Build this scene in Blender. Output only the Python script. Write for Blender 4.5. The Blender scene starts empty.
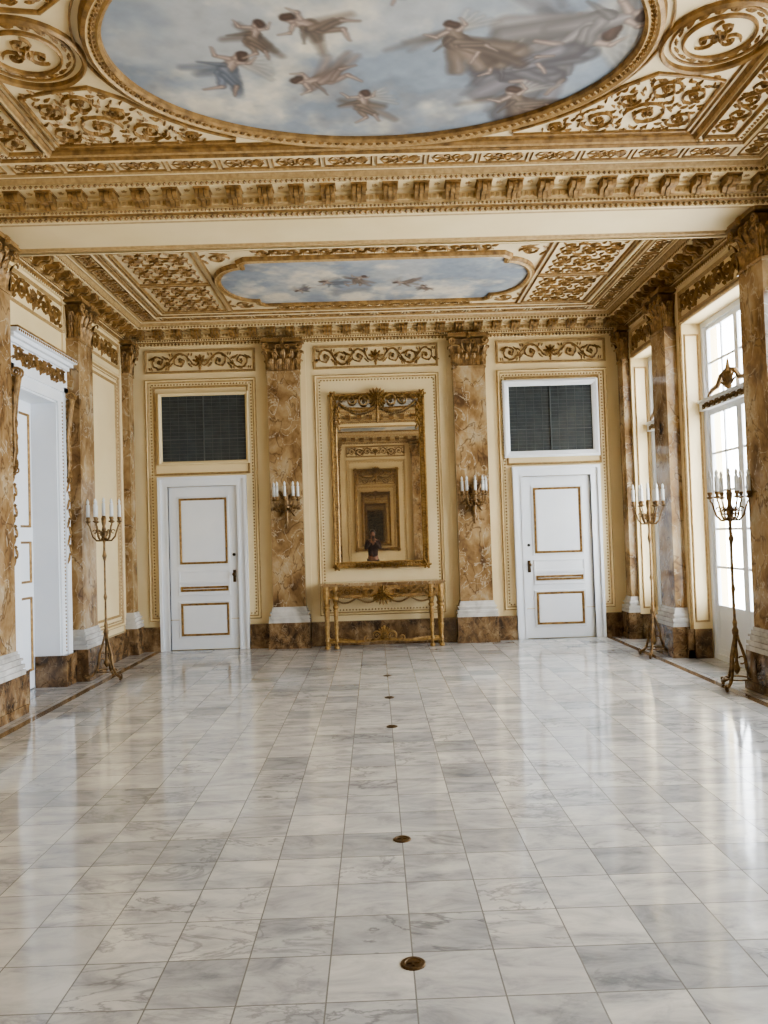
import bpy, math, random
import numpy as np
from mathutils import Vector, Matrix
random.seed(7); np.random.seed(7)
PI=math.pi
W=3.6; YB=11.5; YR=-1.56; ZC=4.65; YM=4.97
S=bpy.context.scene

def s2l(c):
    return tuple(((x/255)/12.92 if x/255<=0.04045 else ((x/255+0.055)/1.055)**2.4) for x in c)+(1,)

# ------------------------------------------------------------ materials
def newmat(name):
    m=bpy.data.materials.new(name); m.use_nodes=True
    nt=m.node_tree; b=nt.nodes['Principled BSDF']
    return m,nt,b
def N(nt,t,**k):
    n=nt.nodes.new(t)
    for a,v in k.items():
        if a=='inp':
            for i,x in v.items(): n.inputs[i].default_value=x
        else: setattr(n,a,v)
    return n
def ramp(nt,stops):
    r=nt.nodes.new('ShaderNodeValToRGB'); e=r.color_ramp.elements
    while len(e)<len(stops): e.new(0.5)
    for i,(p,c) in enumerate(stops): e[i].position=p; e[i].color=c
    return r
def mat_plain(name,c1,c2,rough=0.6,metal=0.0,scale=6,bump=0.0,bscale=40,spec=0.5):
    m,nt,b=newmat(name)
    tc=N(nt,'ShaderNodeTexCoord')
    n=N(nt,'ShaderNodeTexNoise',inp={'Scale':scale,'Detail':4})
    nt.links.new(tc.outputs['Object'],n.inputs['Vector'])
    r=ramp(nt,[(0.3,s2l(c1)),(0.7,s2l(c2))])
    nt.links.new(n.outputs['Fac'],r.inputs['Fac']); nt.links.new(r.outputs['Color'],b.inputs['Base Color'])
    b.inputs['Roughness'].default_value=rough; b.inputs['Metallic'].default_value=metal
    b.inputs['Specular IOR Level'].default_value=spec
    if bump>0:
        n2=N(nt,'ShaderNodeTexNoise',inp={'Scale':bscale,'Detail':3})
        nt.links.new(tc.outputs['Object'],n2.inputs['Vector'])
        bp=N(nt,'ShaderNodeBump',inp={'Strength':bump,'Distance':0.01})
        nt.links.new(n2.outputs['Fac'],bp.inputs['Height']); nt.links.new(bp.outputs['Normal'],b.inputs['Normal'])
    return m
def mat_marble(name,cols,scale=3,rough=0.25,dist=1.5,vein=None,vamt=0.5,detr=0.55,vein2=None):
    m,nt,b=newmat(name)
    tc=N(nt,'ShaderNodeTexCoord'); oi=N(nt,'ShaderNodeObjectInfo')
    vm=N(nt,'ShaderNodeVectorMath',operation='ADD')
    nt.links.new(tc.outputs['Object'],vm.inputs[0]); 
    vs=N(nt,'ShaderNodeVectorMath',operation='SCALE',inp={'Scale':0.7})
    nt.links.new(oi.outputs['Location'],vs.inputs[0]); nt.links.new(vs.outputs[0],vm.inputs[1])
    mp=N(nt,'ShaderNodeMapping'); mp.inputs['Rotation'].default_value=(0.5,0.6,0.2); mp.inputs['Scale'].default_value=(1.2,1,0.85)
    nt.links.new(vm.outputs[0],mp.inputs['Vector'])
    n=N(nt,'ShaderNodeTexNoise',inp={'Scale':scale,'Detail':9,'Roughness':detr,'Distortion':dist})
    nt.links.new(mp.outputs[0],n.inputs['Vector'])
    r=ramp(nt,[(0.34+0.32*i/(len(cols)-1),s2l(c)) for i,c in enumerate(cols)])
    nt.links.new(n.outputs['Fac'],r.inputs['Fac'])
    out=r.outputs['Color']
    for vc,sc_,lo in ((vein,0.9,.016),(vein2,1.7,.012)):
        if not vc: continue
        n2=N(nt,'ShaderNodeTexNoise',inp={'Scale':scale*sc_,'Detail':6,'Distortion':0.7})
        nt.links.new(mp.outputs[0],n2.inputs['Vector'])
        r2=ramp(nt,[(0.495-lo,(0,0,0,1)),(0.495,(1,1,1,1)),(0.495+lo,(0,0,0,1))])
        nt.links.new(n2.outputs['Fac'],r2.inputs['Fac'])
        mx=N(nt,'ShaderNodeMixRGB'); mx.inputs['Color2'].default_value=s2l(vc)
        ml=N(nt,'ShaderNodeMath',operation='MULTIPLY'); ml.inputs[1].default_value=vamt
        nt.links.new(r2.outputs['Color'],ml.inputs[0]); nt.links.new(ml.outputs[0],mx.inputs['Fac'])
        nt.links.new(out,mx.inputs['Color1']); out=mx.outputs['Color']
    nt.links.new(out,b.inputs['Base Color']); b.inputs['Roughness'].default_value=rough
    return m
CREAM=mat_plain('cream_plaster',(222,202,158),(230,211,170),0.55,scale=2)
CREAM2=mat_plain('cream_ceiling',(216,197,158),(228,210,174),0.6,scale=3)
TAN=mat_plain('tan_moulding',(156,128,86),(188,160,114),0.5,scale=30)
GOLD=mat_plain('gilding',(104,78,44),(164,130,80),0.45,0.12,scale=14,bump=0.25,bscale=90)
GOLDB=mat_plain('bright_gilding',(116,88,48),(180,146,90),0.38,0.3,scale=22,bump=0.2,bscale=80)
CAPG=mat_plain('antique_gilding',(104,80,46),(170,136,88),0.42,0.2,scale=18,bump=0.3,bscale=60)
BRONZE=mat_plain('aged_gilt_bronze',(82,62,38),(142,112,70),0.35,0.4,scale=25,bump=0.2,bscale=80)
WHITE=mat_plain('white_paint',(226,231,239),(234,238,244),0.35,scale=2)
CANDLE=mat_plain('candle_white',(205,207,207),(228,229,228),0.4,scale=3)
MARB=mat_marble('tan_marble',[(88,66,46),(136,108,74),(164,138,102),(180,164,138)],2.4,0.14,0.3,vein=(74,52,36),vamt=.75,detr=.62,vein2=(196,184,162))
MARBD=mat_marble('brown_marble',[(54,42,32),(94,72,50),(128,102,72),(156,134,104)],4.5,0.12,0.4,vein=(46,34,26),vamt=.7,detr=.62,vein2=(160,140,112))
MARBW=mat_marble('pale_marble',[(160,157,152),(194,191,186),(214,212,208)],3,0.25,0.6)
DARK=mat_plain('dark_opening',(50,56,60),(68,74,76),0.2,scale=8)
SCREEN=mat_plain('screen_wire',(78,84,86),(94,98,98),0.6,scale=60)
BRASS=mat_plain('dull_brass',(62,46,28),(104,80,48),0.4,0.6,scale=60)
BLACK=mat_plain('black_plastic',(18,18,20),(26,26,28),0.4)
SKIN=mat_plain('skin',(120,82,64),(136,94,74),0.5)
HAIR=mat_plain('dark_hair',(28,20,16),(46,34,26),0.5,scale=60)
CLOTH=mat_plain('dark_red_cloth',(38,16,16),(50,22,20),0.85,scale=20)
CLOTHD=mat_plain('dark_cloth',(20,20,26),(30,30,36),0.85,scale=20)

def mat_floor():
    m,nt,b=newmat('marble_tile_floor'); L=nt.links.new
    tc=N(nt,'ShaderNodeTexCoord')
    sc=N(nt,'ShaderNodeVectorMath',operation='SCALE',inp={'Scale':1/0.3}); L(tc.outputs['Object'],sc.inputs[0])
    fl=N(nt,'ShaderNodeVectorMath',operation='FLOOR'); L(sc.outputs[0],fl.inputs[0])
    fr=N(nt,'ShaderNodeVectorMath',operation='FRACTION'); L(sc.outputs[0],fr.inputs[0])
    wn=N(nt,'ShaderNodeTexWhiteNoise',noise_dimensions='2D'); L(fl.outputs[0],wn.inputs['Vector'])
    off=N(nt,'ShaderNodeVectorMath',operation='SCALE',inp={'Scale':9.0}); L(wn.outputs['Color'],off.inputs[0])
    ad=N(nt,'ShaderNodeVectorMath',operation='ADD'); L(tc.outputs['Object'],ad.inputs[0]); L(off.outputs[0],ad.inputs[1])
    mp=N(nt,'ShaderNodeMapping'); mp.inputs['Rotation'].default_value=(0,0,0.5); mp.inputs['Scale'].default_value=(1.0,2.2,1); L(ad.outputs[0],mp.inputs['Vector'])
    n=N(nt,'ShaderNodeTexNoise',inp={'Scale':3.0,'Detail':9,'Roughness':0.66,'Distortion':0.6}); L(mp.outputs[0],n.inputs['Vector'])
    r=ramp(nt,[(0.3,s2l((150,151,154))),(0.46,s2l((188,187,186))),(0.62,s2l((210,208,204)))]); L(n.outputs['Fac'],r.inputs['Fac'])
    n2=N(nt,'ShaderNodeTexNoise',inp={'Scale':2.2,'Detail':8,'Roughness':.6,'Distortion':0.8}); L(mp.outputs[0],n2.inputs['Vector'])
    r2=ramp(nt,[(0.472,(0,0,0,1)),(0.5,(1,1,1,1)),(0.528,(0,0,0,1))]); L(n2.outputs['Fac'],r2.inputs['Fac'])
    m0=N(nt,'ShaderNodeMapRange'); m0.inputs['From Min'].default_value=0.3; m0.inputs['To Max'].default_value=0.75; L(wn.outputs['Value'],m0.inputs['Value'])
    m00=N(nt,'ShaderNodeMath',operation='MULTIPLY'); L(r2.outputs['Color'],m00.inputs[0]); L(m0.outputs[0],m00.inputs[1])
    mx=N(nt,'ShaderNodeMixRGB'); mx.inputs['Color2'].default_value=s2l((118,118,122)); L(m00.outputs[0],mx.inputs['Fac']); L(r.outputs['Color'],mx.inputs['Color1'])
    sepc=N(nt,'ShaderNodeSeparateXYZ'); L(wn.outputs['Color'],sepc.inputs[0])
    rt=ramp(nt,[(0.0,s2l((204,206,209))),(0.25,s2l((232,232,232))),(1.0,s2l((252,250,246)))]); L(sepc.outputs['Y'],rt.inputs['Fac'])
    mt=N(nt,'ShaderNodeMixRGB',blend_type='MULTIPLY'); mt.inputs['Fac'].default_value=1; L(mx.outputs['Color'],mt.inputs['Color1']); L(rt.outputs['Color'],mt.inputs['Color2'])
    sep=N(nt,'ShaderNodeSeparateXYZ'); L(fr.outputs[0],sep.inputs[0])
    def edge(o):
        a=N(nt,'ShaderNodeMath',operation='SUBTRACT'); a.inputs[1].default_value=0.5; L(o,a.inputs[0])
        c=N(nt,'ShaderNodeMath',operation='ABSOLUTE'); L(a.outputs[0],c.inputs[0]); return c.outputs[0]
    mxx=N(nt,'ShaderNodeMath',operation='MAXIMUM'); L(edge(sep.outputs['X']),mxx.inputs[0]); L(edge(sep.outputs['Y']),mxx.inputs[1])
    gt=N(nt,'ShaderNodeMath',operation='GREATER_THAN'); gt.inputs[1].default_value=0.491; L(mxx.outputs[0],gt.inputs[0])
    sx=N(nt,'ShaderNodeSeparateXYZ'); L(tc.outputs['Object'],sx.inputs[0])
    ab=N(nt,'ShaderNodeMath',operation='ABSOLUTE'); L(sx.outputs['X'],ab.inputs[0])
    cp=N(nt,'ShaderNodeMath',operation='COMPARE'); cp.inputs[1].default_value=3.2; cp.inputs[2].default_value=0.04; L(ab.outputs[0],cp.inputs[0])
    g2=N(nt,'ShaderNodeMixRGB'); g2.inputs['Color2'].default_value=s2l((122,120,116)); L(gt.outputs[0],g2.inputs['Fac']); L(mt.outputs['Color'],g2.inputs['Color1'])
    g3=N(nt,'ShaderNodeMixRGB'); g3.inputs['Color2'].default_value=s2l((112,94,72)); L(cp.outputs[0],g3.inputs['Fac']); L(g2.outputs['Color'],g3.inputs['Color1'])
    L(g3.outputs['Color'],b.inputs['Base Color'])
    n3=N(nt,'ShaderNodeTexNoise',inp={'Scale':1.5,'Detail':3}); L(tc.outputs['Object'],n3.inputs['Vector'])
    mr=N(nt,'ShaderNodeMapRange'); mr.inputs['To Min'].default_value=0.05; mr.inputs['To Max'].default_value=0.14; L(n3.outputs['Fac'],mr.inputs['Value'])
    L(mr.outputs[0],b.inputs['Roughness'])
    b.inputs['Specular IOR Level'].default_value=0.7
    bp=N(nt,'ShaderNodeBump',inp={'Strength':0.3,'Distance':0.004})
    nb=N(nt,'ShaderNodeTexNoise',inp={'Scale':5,'Detail':2}); L(ad.outputs[0],nb.inputs['Vector'])
    sb=N(nt,'ShaderNodeMath',operation='SUBTRACT'); L(nb.outputs['Fac'],sb.inputs[0]); L(gt.outputs[0],sb.inputs[1])
    L(sb.outputs[0],bp.inputs['Height']); L(bp.outputs['Normal'],b.inputs['Normal'])
    return m
FLOOR=mat_floor()
def mat_mirror():
    m,nt,b=newmat('mirror_glass'); b.inputs['Base Color'].default_value=(0.66,0.59,0.48,1); b.inputs['Metallic'].default_value=0.97
    tc=N(nt,'ShaderNodeTexCoord'); n=N(nt,'ShaderNodeTexNoise',inp={'Scale':8})
    nt.links.new(tc.outputs['Object'],n.inputs['Vector'])
    mr=N(nt,'ShaderNodeMapRange'); mr.inputs['To Min'].default_value=0.0; mr.inputs['To Max'].default_value=0.01
    nt.links.new(n.outputs['Fac'],mr.inputs['Value']); nt.links.new(mr.outputs[0],b.inputs['Roughness'])
    return m
MIRROR=mat_mirror()
def mat_glass():
    m=bpy.data.materials.new('window_glass'); m.use_nodes=True; nt=m.node_tree; nt.nodes.clear()
    o=N(nt,'ShaderNodeOutputMaterial'); t=N(nt,'ShaderNodeBsdfTransparent'); g=N(nt,'ShaderNodeBsdfGlossy',inp={'Roughness':0.02})
    t.inputs['Color'].default_value=(0.98,0.99,1,1)
    fz=N(nt,'ShaderNodeFresnel',inp={'IOR':1.08}); mx=N(nt,'ShaderNodeMixShader')
    nt.links.new(fz.outputs[0],mx.inputs[0]); nt.links.new(t.outputs[0],mx.inputs[1]); nt.links.new(g.outputs[0],mx.inputs[2]); nt.links.new(mx.outputs[0],o.inputs[0])
    return m
GLASS=mat_glass()
def mat_vcol():
    m,nt,b=newmat('fresco_paint'); a=N(nt,'ShaderNodeVertexColor',layer_name='Col')
    nt.links.new(a.outputs['Color'],b.inputs['Base Color']); b.inputs['Roughness'].default_value=0.7
    return m
FRESCO=mat_vcol()

# ------------------------------------------------------------ mesh builder
class MB:
    def __init__(s): s.v=[]; s.f=[]; s.m=[]
    def add(s,vs,fs,m=0):
        o=len(s.v); s.v+= [tuple(p) for p in vs]
        for f in fs: s.f.append(tuple(i+o for i in f)); s.m.append(m)
    def box(s,x0,x1,y0,y1,z0,z1,m=0):
        s.add([(x0,y0,z0),(x1,y0,z0),(x1,y1,z0),(x0,y1,z0),(x0,y0,z1),(x1,y0,z1),(x1,y1,z1),(x0,y1,z1)],
              [(0,3,2,1),(4,5,6,7),(0,1,5,4),(1,2,6,5),(2,3,7,6),(3,0,4,7)],m)
    def lathe(s,prof,seg=16,m=0,c=(0,0,0)):
        vs=[];fs=[]
        for r,z in prof:
            for i in range(seg):
                a=2*PI*i/seg; vs.append((c[0]+r*math.cos(a),c[1]+r*math.sin(a),c[2]+z))
        for j in range(len(prof)-1):
            for i in range(seg):
                k=(i+1)%seg; fs.append((j*seg+i,j*seg+k,(j+1)*seg+k,(j+1)*seg+i))
        fs.append(tuple(range(seg-1,-1,-1))); fs.append(tuple((len(prof)-1)*seg+i for i in range(seg)))
        s.add(vs,fs,m)
    def tube(s,pts,rad,sides=6,m=0):
        pts=[Vector(p) for p in pts]; n=len(pts)
        if not hasattr(rad,'__len__'): rad=[rad]*n
        vs=[];fs=[]
        up=Vector((0.13,0.21,1)).normalized()
        for i,p in enumerate(pts):
            t=(pts[min(i+1,n-1)]-pts[max(i-1,0)])
            if t.length<1e-9: t=Vector((0,0,1))
            t.normalize()
            a=up.cross(t)
            if a.length<1e-3: a=Vector((1,0,0)).cross(t)
            a.normalize(); b=t.cross(a)
            for k in range(sides):
                q=2*PI*k/sides; vs.append(p+(a*math.cos(q)+b*math.sin(q))*rad[i])
        for i in range(n-1):
            for k in range(sides):
                l=(k+1)%sides; fs.append((i*sides+k,i*sides+l,(i+1)*sides+l,(i+1)*sides+k))
        fs.append(tuple(range(sides-1,-1,-1))); fs.append(tuple((n-1)*sides+k for k in range(sides)))
        s.add(vs,fs,m)
    def ball(s,c,r,m=0,seg=8,rings=5,sc=(1,1,1)):
        vs=[];fs=[]
        for j in range(rings+1):
            t=PI*j/rings
            for i in range(seg):
                a=2*PI*i/seg; vs.append((c[0]+sc[0]*r*math.sin(t)*math.cos(a),c[1]+sc[1]*r*math.sin(t)*math.sin(a),c[2]+sc[2]*r*math.cos(t)))
        for j in range(rings):
            for i in range(seg):
                k=(i+1)%seg; fs.append((j*seg+i,(j+1)*seg+i,(j+1)*seg+k,j*seg+k))
        s.add(vs,fs,m)
def mk(mb,name,mats,parent=None,loc=(0,0,0),rz=0,smooth=False):
    me=bpy.data.meshes.new(name); me.from_pydata(mb.v,[],mb.f)
    for m in mats: me.materials.append(m)
    me.polygons.foreach_set('material_index',mb.m)
    if smooth: me.polygons.foreach_set('use_smooth',[True]*len(mb.f))
    me.update()
    o=bpy.data.objects.new(name,me); S.collection.objects.link(o)
    o.location=loc; o.rotation_euler=(0,0,rz)
    if parent: o.parent=parent
    return o
def empty(name,loc=(0,0,0),rz=0):
    o=bpy.data.objects.new(name,None); S.collection.objects.link(o); o.location=loc; o.rotation_euler=(0,0,rz); o.empty_display_size=0.2
    return o
def tag(o,label,cat,group=None,kind=None):
    o['label']=label; o['category']=cat
    if group: o['group']=group
    if kind: o['kind']=kind
def struct(o,label=None,cat=None):
    o['kind']='structure'
    if label: o['label']=label
    if cat: o['category']=cat
def copy_tree(o,loc=None,rz=None,parent=None):
    c=o.copy(); S.collection.objects.link(c)
    if loc is not None: c.location=loc
    if rz is not None: c.rotation_euler=(0,0,rz)
    if parent: c.parent=parent
    for ch in list(o.children): copy_tree(ch,parent=c)
    return c

# ------------------------------------------------------------ relief helpers
class F:
    def __init__(s,O,U,V,Nn): s.O=Vector(O); s.U=Vector(U); s.V=Vector(V); s.N=Vector(Nn)
    def __call__(s,a,b,h=0): return s.O+s.U*a+s.V*b+s.N*h
FC=lambda z=ZC: F((0,0,z),(1,0,0),(0,1,0),(0,0,-1))
FB=F((0,YB,0),(1,0,0),(0,0,1),(0,-1,0))
FL=F((-W,0,0),(0,1,0),(0,0,1),(1,0,0))
FR=F((W,0,0),(0,1,0),(0,0,1),(-1,0,0))
FREAR=F((0,YR,0),(1,0,0),(0,0,1),(0,1,0))
def fbox(mb,f,a0,a1,b0,b1,h0,h1,m=0):
    mb.add([f(a0,b0,h0),f(a1,b0,h0),f(a1,b1,h0),f(a0,b1,h0),f(a0,b0,h1),f(a1,b0,h1),f(a1,b1,h1),f(a0,b1,h1)],
       [(0,3,2,1),(4,5,6,7),(0,1,5,4),(1,2,6,5),(2,3,7,6),(3,0,4,7)],m)
def ribbon(mb,f,pts,w,h,m=0,h0=0.0):
    n=len(pts); vs=[];fs=[]
    if not hasattr(w,'__len__'): w=[w]*n
    for i in range(n):
        a=pts[max(i-1,0)]; b=pts[min(i+1,n-1)]
        tx,ty=b[0]-a[0],b[1]-a[1]; l=math.hypot(tx,ty) or 1; nx,ny=-ty/l,tx/l
        x,y=pts[i]; hh=h*min(1,w[i]/max(w)*1.2+0.2)
        vs+= [f(x+nx*w[i],y+ny*w[i],h0),f(x+nx*w[i]*0.4,y+ny*w[i]*0.4,h0+hh),f(x-nx*w[i]*0.4,y-ny*w[i]*0.4,h0+hh),f(x-nx*w[i],y-ny*w[i],h0)]
    for i in range(n-1):
        for k in range(3): fs.append((i*4+k,i*4+k+1,i*4+k+5,i*4+k+4))
    mb.add(vs,fs,m)
def leaf(mb,f,p,ang,L,Wd,h,m=0,h0=0.0,bend=0.0):
    ts=[0,0.2,0.32,0.5,0.62,0.82,1.0]; ws=[0.15,0.75,0.5,1.0,0.55,0.6,0.02]
    vs=[];fs=[]; x,y=p; a=ang; pt=0
    for t,w in zip(ts,ws):
        d=(t-pt)*L; pt=t; a+=bend*(d/L if L else 0)
        x+=math.cos(a)*d; y+=math.sin(a)*d
        nx,ny=-math.sin(a),math.cos(a); q=w*Wd/2
        vs+= [f(x+nx*q,y+ny*q,h0),f(x,y,h0+h*math.sin(PI*min(0.95,t*0.8+0.15))),f(x-nx*q,y-ny*q,h0)]
    for i in range(len(ts)-1):
        fs+= [(i*3,i*3+1,i*3+4,i*3+3),(i*3+1,i*3+2,i*3+5,i*3+4)]
    mb.add(vs,fs,m)
def rosette(mb,f,c,r,h,n=6,m=0,h0=0.0,a0=0.0):
    for i in range(n): leaf(mb,f,c,a0+2*PI*i/n,r,r*0.75,h,m,h0)
    k=6; vs=[f(c[0],c[1],h0+h*1.5)]+[f(c[0]+r*0.3*math.cos(2*PI*i/k),c[1]+r*0.3*math.sin(2*PI*i/k),h0+h*0.6) for i in range(k)]
    mb.add(vs,[(0,1+i,1+(i+1)%k) for i in range(k)],m)
def spiral(mb,f,c,r,s,a0=PI,turns=1.3,w=0.012,h=0.015,m=0,leaves=9,h0=0.0,mirror=1):
    n=int(18*turns); pts=[];ws=[]
    for i in range(n+1):
        t=i/n; a=a0-s*2*PI*turns*t; rr=r*(1-0.78*t)
        pts.append((c[0]+mirror*rr*math.cos(a),c[1]+rr*math.sin(a))); ws.append(w*(1-0.45*t))
    ribbon(mb,f,pts,ws,h,m,h0)
    for k in range(leaves):
        t=(k+0.5)/leaves*0.88; i=int(t*n); x,y=pts[i]; x2,y2=pts[min(i+1,n)]
        tang=math.atan2(y2-y,x2-x); side=1 if k%2 else -1
        leaf(mb,f,(x,y),tang+side*0.8,r*0.5*(1-0.4*t),r*0.17,h,m,h0,bend=-side*1.1)
    rosette(mb,f,c,r*0.24,h*1.2,5,m,h0,random.random())
def rinceau(mb,f,x0,x1,y0,y1,m=0,h=0.02,centre=True,w=None,h0=0.0,vert=False):
    if vert:
        g=F(f.O,f.V,f.U,f.N); return rinceau(mb,g,y0,y1,x0,x1,m,h,centre,w,h0)
    H=y1-y0; cx=(x0+x1)/2; cy=(y0+y1)/2; hw=(x1-x0)/2
    cm=min(H*0.5,hw*0.3) if centre else 0
    n=max(1,round((hw-cm)/(H*0.98))); c=(hw-cm)/n; r=min(c*0.5,H*0.46); w=w or max(0.004,H*0.032)
    for sg in (-1,1):
        st=[]
        for i in range(n*12+1):
            t=i/(n*12)*n
            if t>n-0.35: break
            st.append((cx+sg*(cm+c*t),cy+r*math.sin(PI*t)*0.98))
        ribbon(mb,f,st,w,h,m,h0)
        for k in range(n):
            s=1 if k%2==0 else -1
            spiral(mb,f,(cx+sg*(cm+c*(k+0.5)),cy),r,s,PI,1.4,w,h,m,11,h0,mirror=sg)
            for dx in (-0.5,-0.36,0.36,0.47):
                leaf(mb,f,(cx+sg*(cm+c*(k+0.5+dx)),cy-s*H*0.08),(-s*PI/2)+sg*dx*1.6,H*0.36,H*0.13,h,m,h0,bend=sg*dx)
                leaf(mb,f,(cx+sg*(cm+c*(k+0.5+dx)),cy+s*H*0.30),(s*PI/2)-sg*dx*1.2,H*0.2,H*0.09,h,m,h0,bend=sg*dx)
    if centre:
        for a in (PI/2,PI/2+0.6,PI/2-0.6,PI/2+1.25,PI/2-1.25,-PI/2): leaf(mb,f,(cx,cy-H*0.05),a,H*0.46,H*0.2,h*1.3,m,h0)
        rosette(mb,f,(cx,cy-H*0.05),H*0.16,h*1.8,6,m,h0)
        for sg in (-1,1):
            ribbon(mb,f,[(cx+sg*cm*t,cy-H*0.25*math.sin(PI*t)) for t in (0.1,0.3,0.5,0.7,0.9,1.0)],w,h,m,h0)
def densefield(mb,f,x0,x1,y0,y1,m=0,h=0.022,cell=0.26):
    nx=max(1,round((x1-x0)/cell)); ny=max(1,round((y1-y0)/cell)); cx=(x1-x0)/nx; cy=(y1-y0)/ny
    r=min(cx,cy)*0.44
    for i in range(nx):
        for j in range(ny):
            c=(x0+cx*(i+.5),y0+cy*(j+.5)); s=1 if (i+j)%2 else -1
            spiral(mb,f,c,r,s,PI if i%2 else 0,1.45,0.008,h,m,10)
            if i<nx-1: ribbon(mb,f,[(c[0]+cx*t,c[1]+s*r*math.sin(PI*t)*.7) for t in np.linspace(.25,.8,7)],.006,h,m)
    for i in range(nx+1):
        for j in range(ny+1):
            p=(x0+cx*i,y0+cy*j)
            for k in range(4):
                a=PI/4+k*PI/2; q=(p[0]+.05*math.cos(a),p[1]+.05*math.sin(a))
                if x0<q[0]<x1 and y0<q[1]<y1: leaf(mb,f,(p[0]+.015*math.cos(a),p[1]+.015*math.sin(a)),a,cell*.3,cell*.09,h,m)
def frect(mb,f,x0,x1,y0,y1,prof,m=0,mlist=None):
    vs=[]
    for d,h in prof:
        vs+= [f(x0+d,y0+d,h),f(x1-d,y0+d,h),f(x1-d,y1-d,h),f(x0+d,y1-d,h)]
    for i in range(len(prof)-1):
        mm=mlist[i] if mlist else m
        mb.add(vs[i*4:i*4+8],[(k,(k+1)%4,4+(k+1)%4,4+k) for k in range(4)],mm)
def mould(mb,f,x0,x1,y0,y1,w=0.05,h=0.025,m=0,h0=0.0,m2=None):
    p=[(0,h0),(0.0,h0+h*0.6),(w*0.25,h0+h),(w*0.5,h0+h*0.5),(w*0.7,h0+h*0.8),(w,h0+h*0.3),(w,h0)]
    frect(mb,f,x0,x1,y0,y1,p,m,mlist=None if m2 is None else [m,m,m2,m2,m,m])
def beads(mb,f,p0,p1,step,r,h,m=0,h0=0.0):
    L=math.hypot(p1[0]-p0[0],p1[1]-p0[1]); n=max(1,int(L/step))
    for i in range(n):
        t=(i+0.5)/n; x=p0[0]+(p1[0]-p0[0])*t; y=p0[1]+(p1[1]-p0[1])*t
        mb.add([f(x-r,y,h0),f(x,y-r,h0),f(x+r,y,h0),f(x,y+r,h0),f(x,y,h0+h)],[(0,1,4),(1,2,4),(2,3,4),(3,0,4)],m)
def beadrect(mb,f,x0,x1,y0,y1,step,r,h,m=0,h0=0.0):
    beads(mb,f,(x0,y0),(x1,y0),step,r,h,m,h0); beads(mb,f,(x1,y0),(x1,y1),step,r,h,m,h0)
    beads(mb,f,(x1,y1),(x0,y1),step,r,h,m,h0); beads(mb,f,(x0,y1),(x0,y0),step,r,h,m,h0)
def loop_sweep(mb,f,pts,prof,m=0,mlist=None):
    n=len(pts); nr=[]
    for i in range(n):
        a=pts[i-1]; b=pts[(i+1)%n]; tx,ty=b[0]-a[0],b[1]-a[1]; l=math.hypot(tx,ty) or 1; nr.append((ty/l,-tx/l))
    for j in range(len(prof)-1):
        vs=[]
        for d,h in (prof[j],prof[j+1]):
            for p,q in zip(pts,nr): vs.append(f(p[0]+q[0]*d,p[1]+q[1]*d,h))
        mb.add(vs,[(i,(i+1)%n,n+(i+1)%n,n+i) for i in range(n)],mlist[j] if mlist else m)

# ------------------------------------------------------------ shell
mb=MB(); mb.box(-4.4,4.4,YR-0.3,YB+0.3,-0.12,0); o=mk(mb,'floor',[FLOOR]); struct(o,'polished white marble tile floor with brown border strips','floor')
mb=MB(); mb.box(-4.2,4.2,YR-0.3,YB+0.3,ZC,ZC+0.15); o=mk(mb,'ceiling',[CREAM2]); struct(o,'cream coffered ceiling with gilt plaster relief','ceiling')
mb=MB(); mb.box(-4.0,4.0,YB,YB+0.3,0,ZC); o=mk(mb,'wall_back',[CREAM]); struct(o,'cream panelled end wall','wall')
mb=MB(); mb.box(-4.0,4.0,YR-0.3,YR,0,ZC); o=mk(mb,'wall_rear',[CREAM]); struct(o,'cream panelled wall facing the mirror wall','wall')
WTOP=3.92
wins=[(10.02,11.14),(7.66,9.33),(5.35,6.85),(3.09,4.59),(0.64,2.09),(-1.18,-0.14)]
DOORL=(7.86,8.86,3.14)
mb=MB(); edges=[YR]+[e for w in sorted(wins) for e in w]+[YB]
for i in range(0,len(edges),2): mb.box(W,W+0.42,edges[i],edges[i+1],0,ZC)
for a,b in wins: mb.box(W,W+0.42,a,b,WTOP,ZC)
o=mk(mb,'wall_right',[CREAM]); struct(o,'cream wall with tall window openings','wall')
mb=MB(); ed=[YR,DOORL[0],DOORL[1],YB]
for i in range(0,len(ed),2): mb.box(-W-0.42,-W,ed[i],ed[i+1],0,ZC)
mb.box(-W-0.42,-W,DOORL[0],DOORL[1],DOORL[2],ZC)
mb.box(-W-0.5,-W-0.42,DOORL[0]-0.1,DOORL[1]+0.1,0,DOORL[2]+0.1)
o=mk(mb,'wall_left',[CREAM]); struct(o,'cream panelled wall with white double door','wall')
mb=MB()
for a,b in [(-W,-3.17),(-1.9,-1.62),(-1.03,1.03),(1.62,1.9),(3.17,W)]:
    mb.box(a,b,YB-0.07,YB,0,0.34); mb.box(a,b,YB-0.085,YB,0,0.1)
o=mk(mb,'baseboard_back',[MARBD]); struct(o,'brown veined marble baseboard','baseboard')
mb=MB()
for i in range(0,len(edges),2):
    mb.box(W-0.07,W,edges[i],edges[i+1],0,0.34); mb.box(W-0.085,W,edges[i],edges[i+1],0,0.1)
for a,b in wins: mb.box(W,W+0.2,b-0.03,b,0,0.34); mb.box(W,W+0.2,a,a+0.03,0,0.34)
o=mk(mb,'baseboard_right',[MARBD]); struct(o,'brown veined marble baseboard','baseboard')
mb=MB(); ed2=ed[:]; ed2[-3]=DOORL[0]-.3; ed2[-2]=DOORL[1]+.3
for i in range(0,len(ed2),2):
    mb.box(-W,-W+0.07,ed2[i],ed2[i+1],0,0.34); mb.box(-W,-W+0.085,ed2[i],ed2[i+1],0,0.1)
o=mk(mb,'baseboard_left',[MARBD]); struct(o,'brown veined marble baseboard','baseboard')
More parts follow.
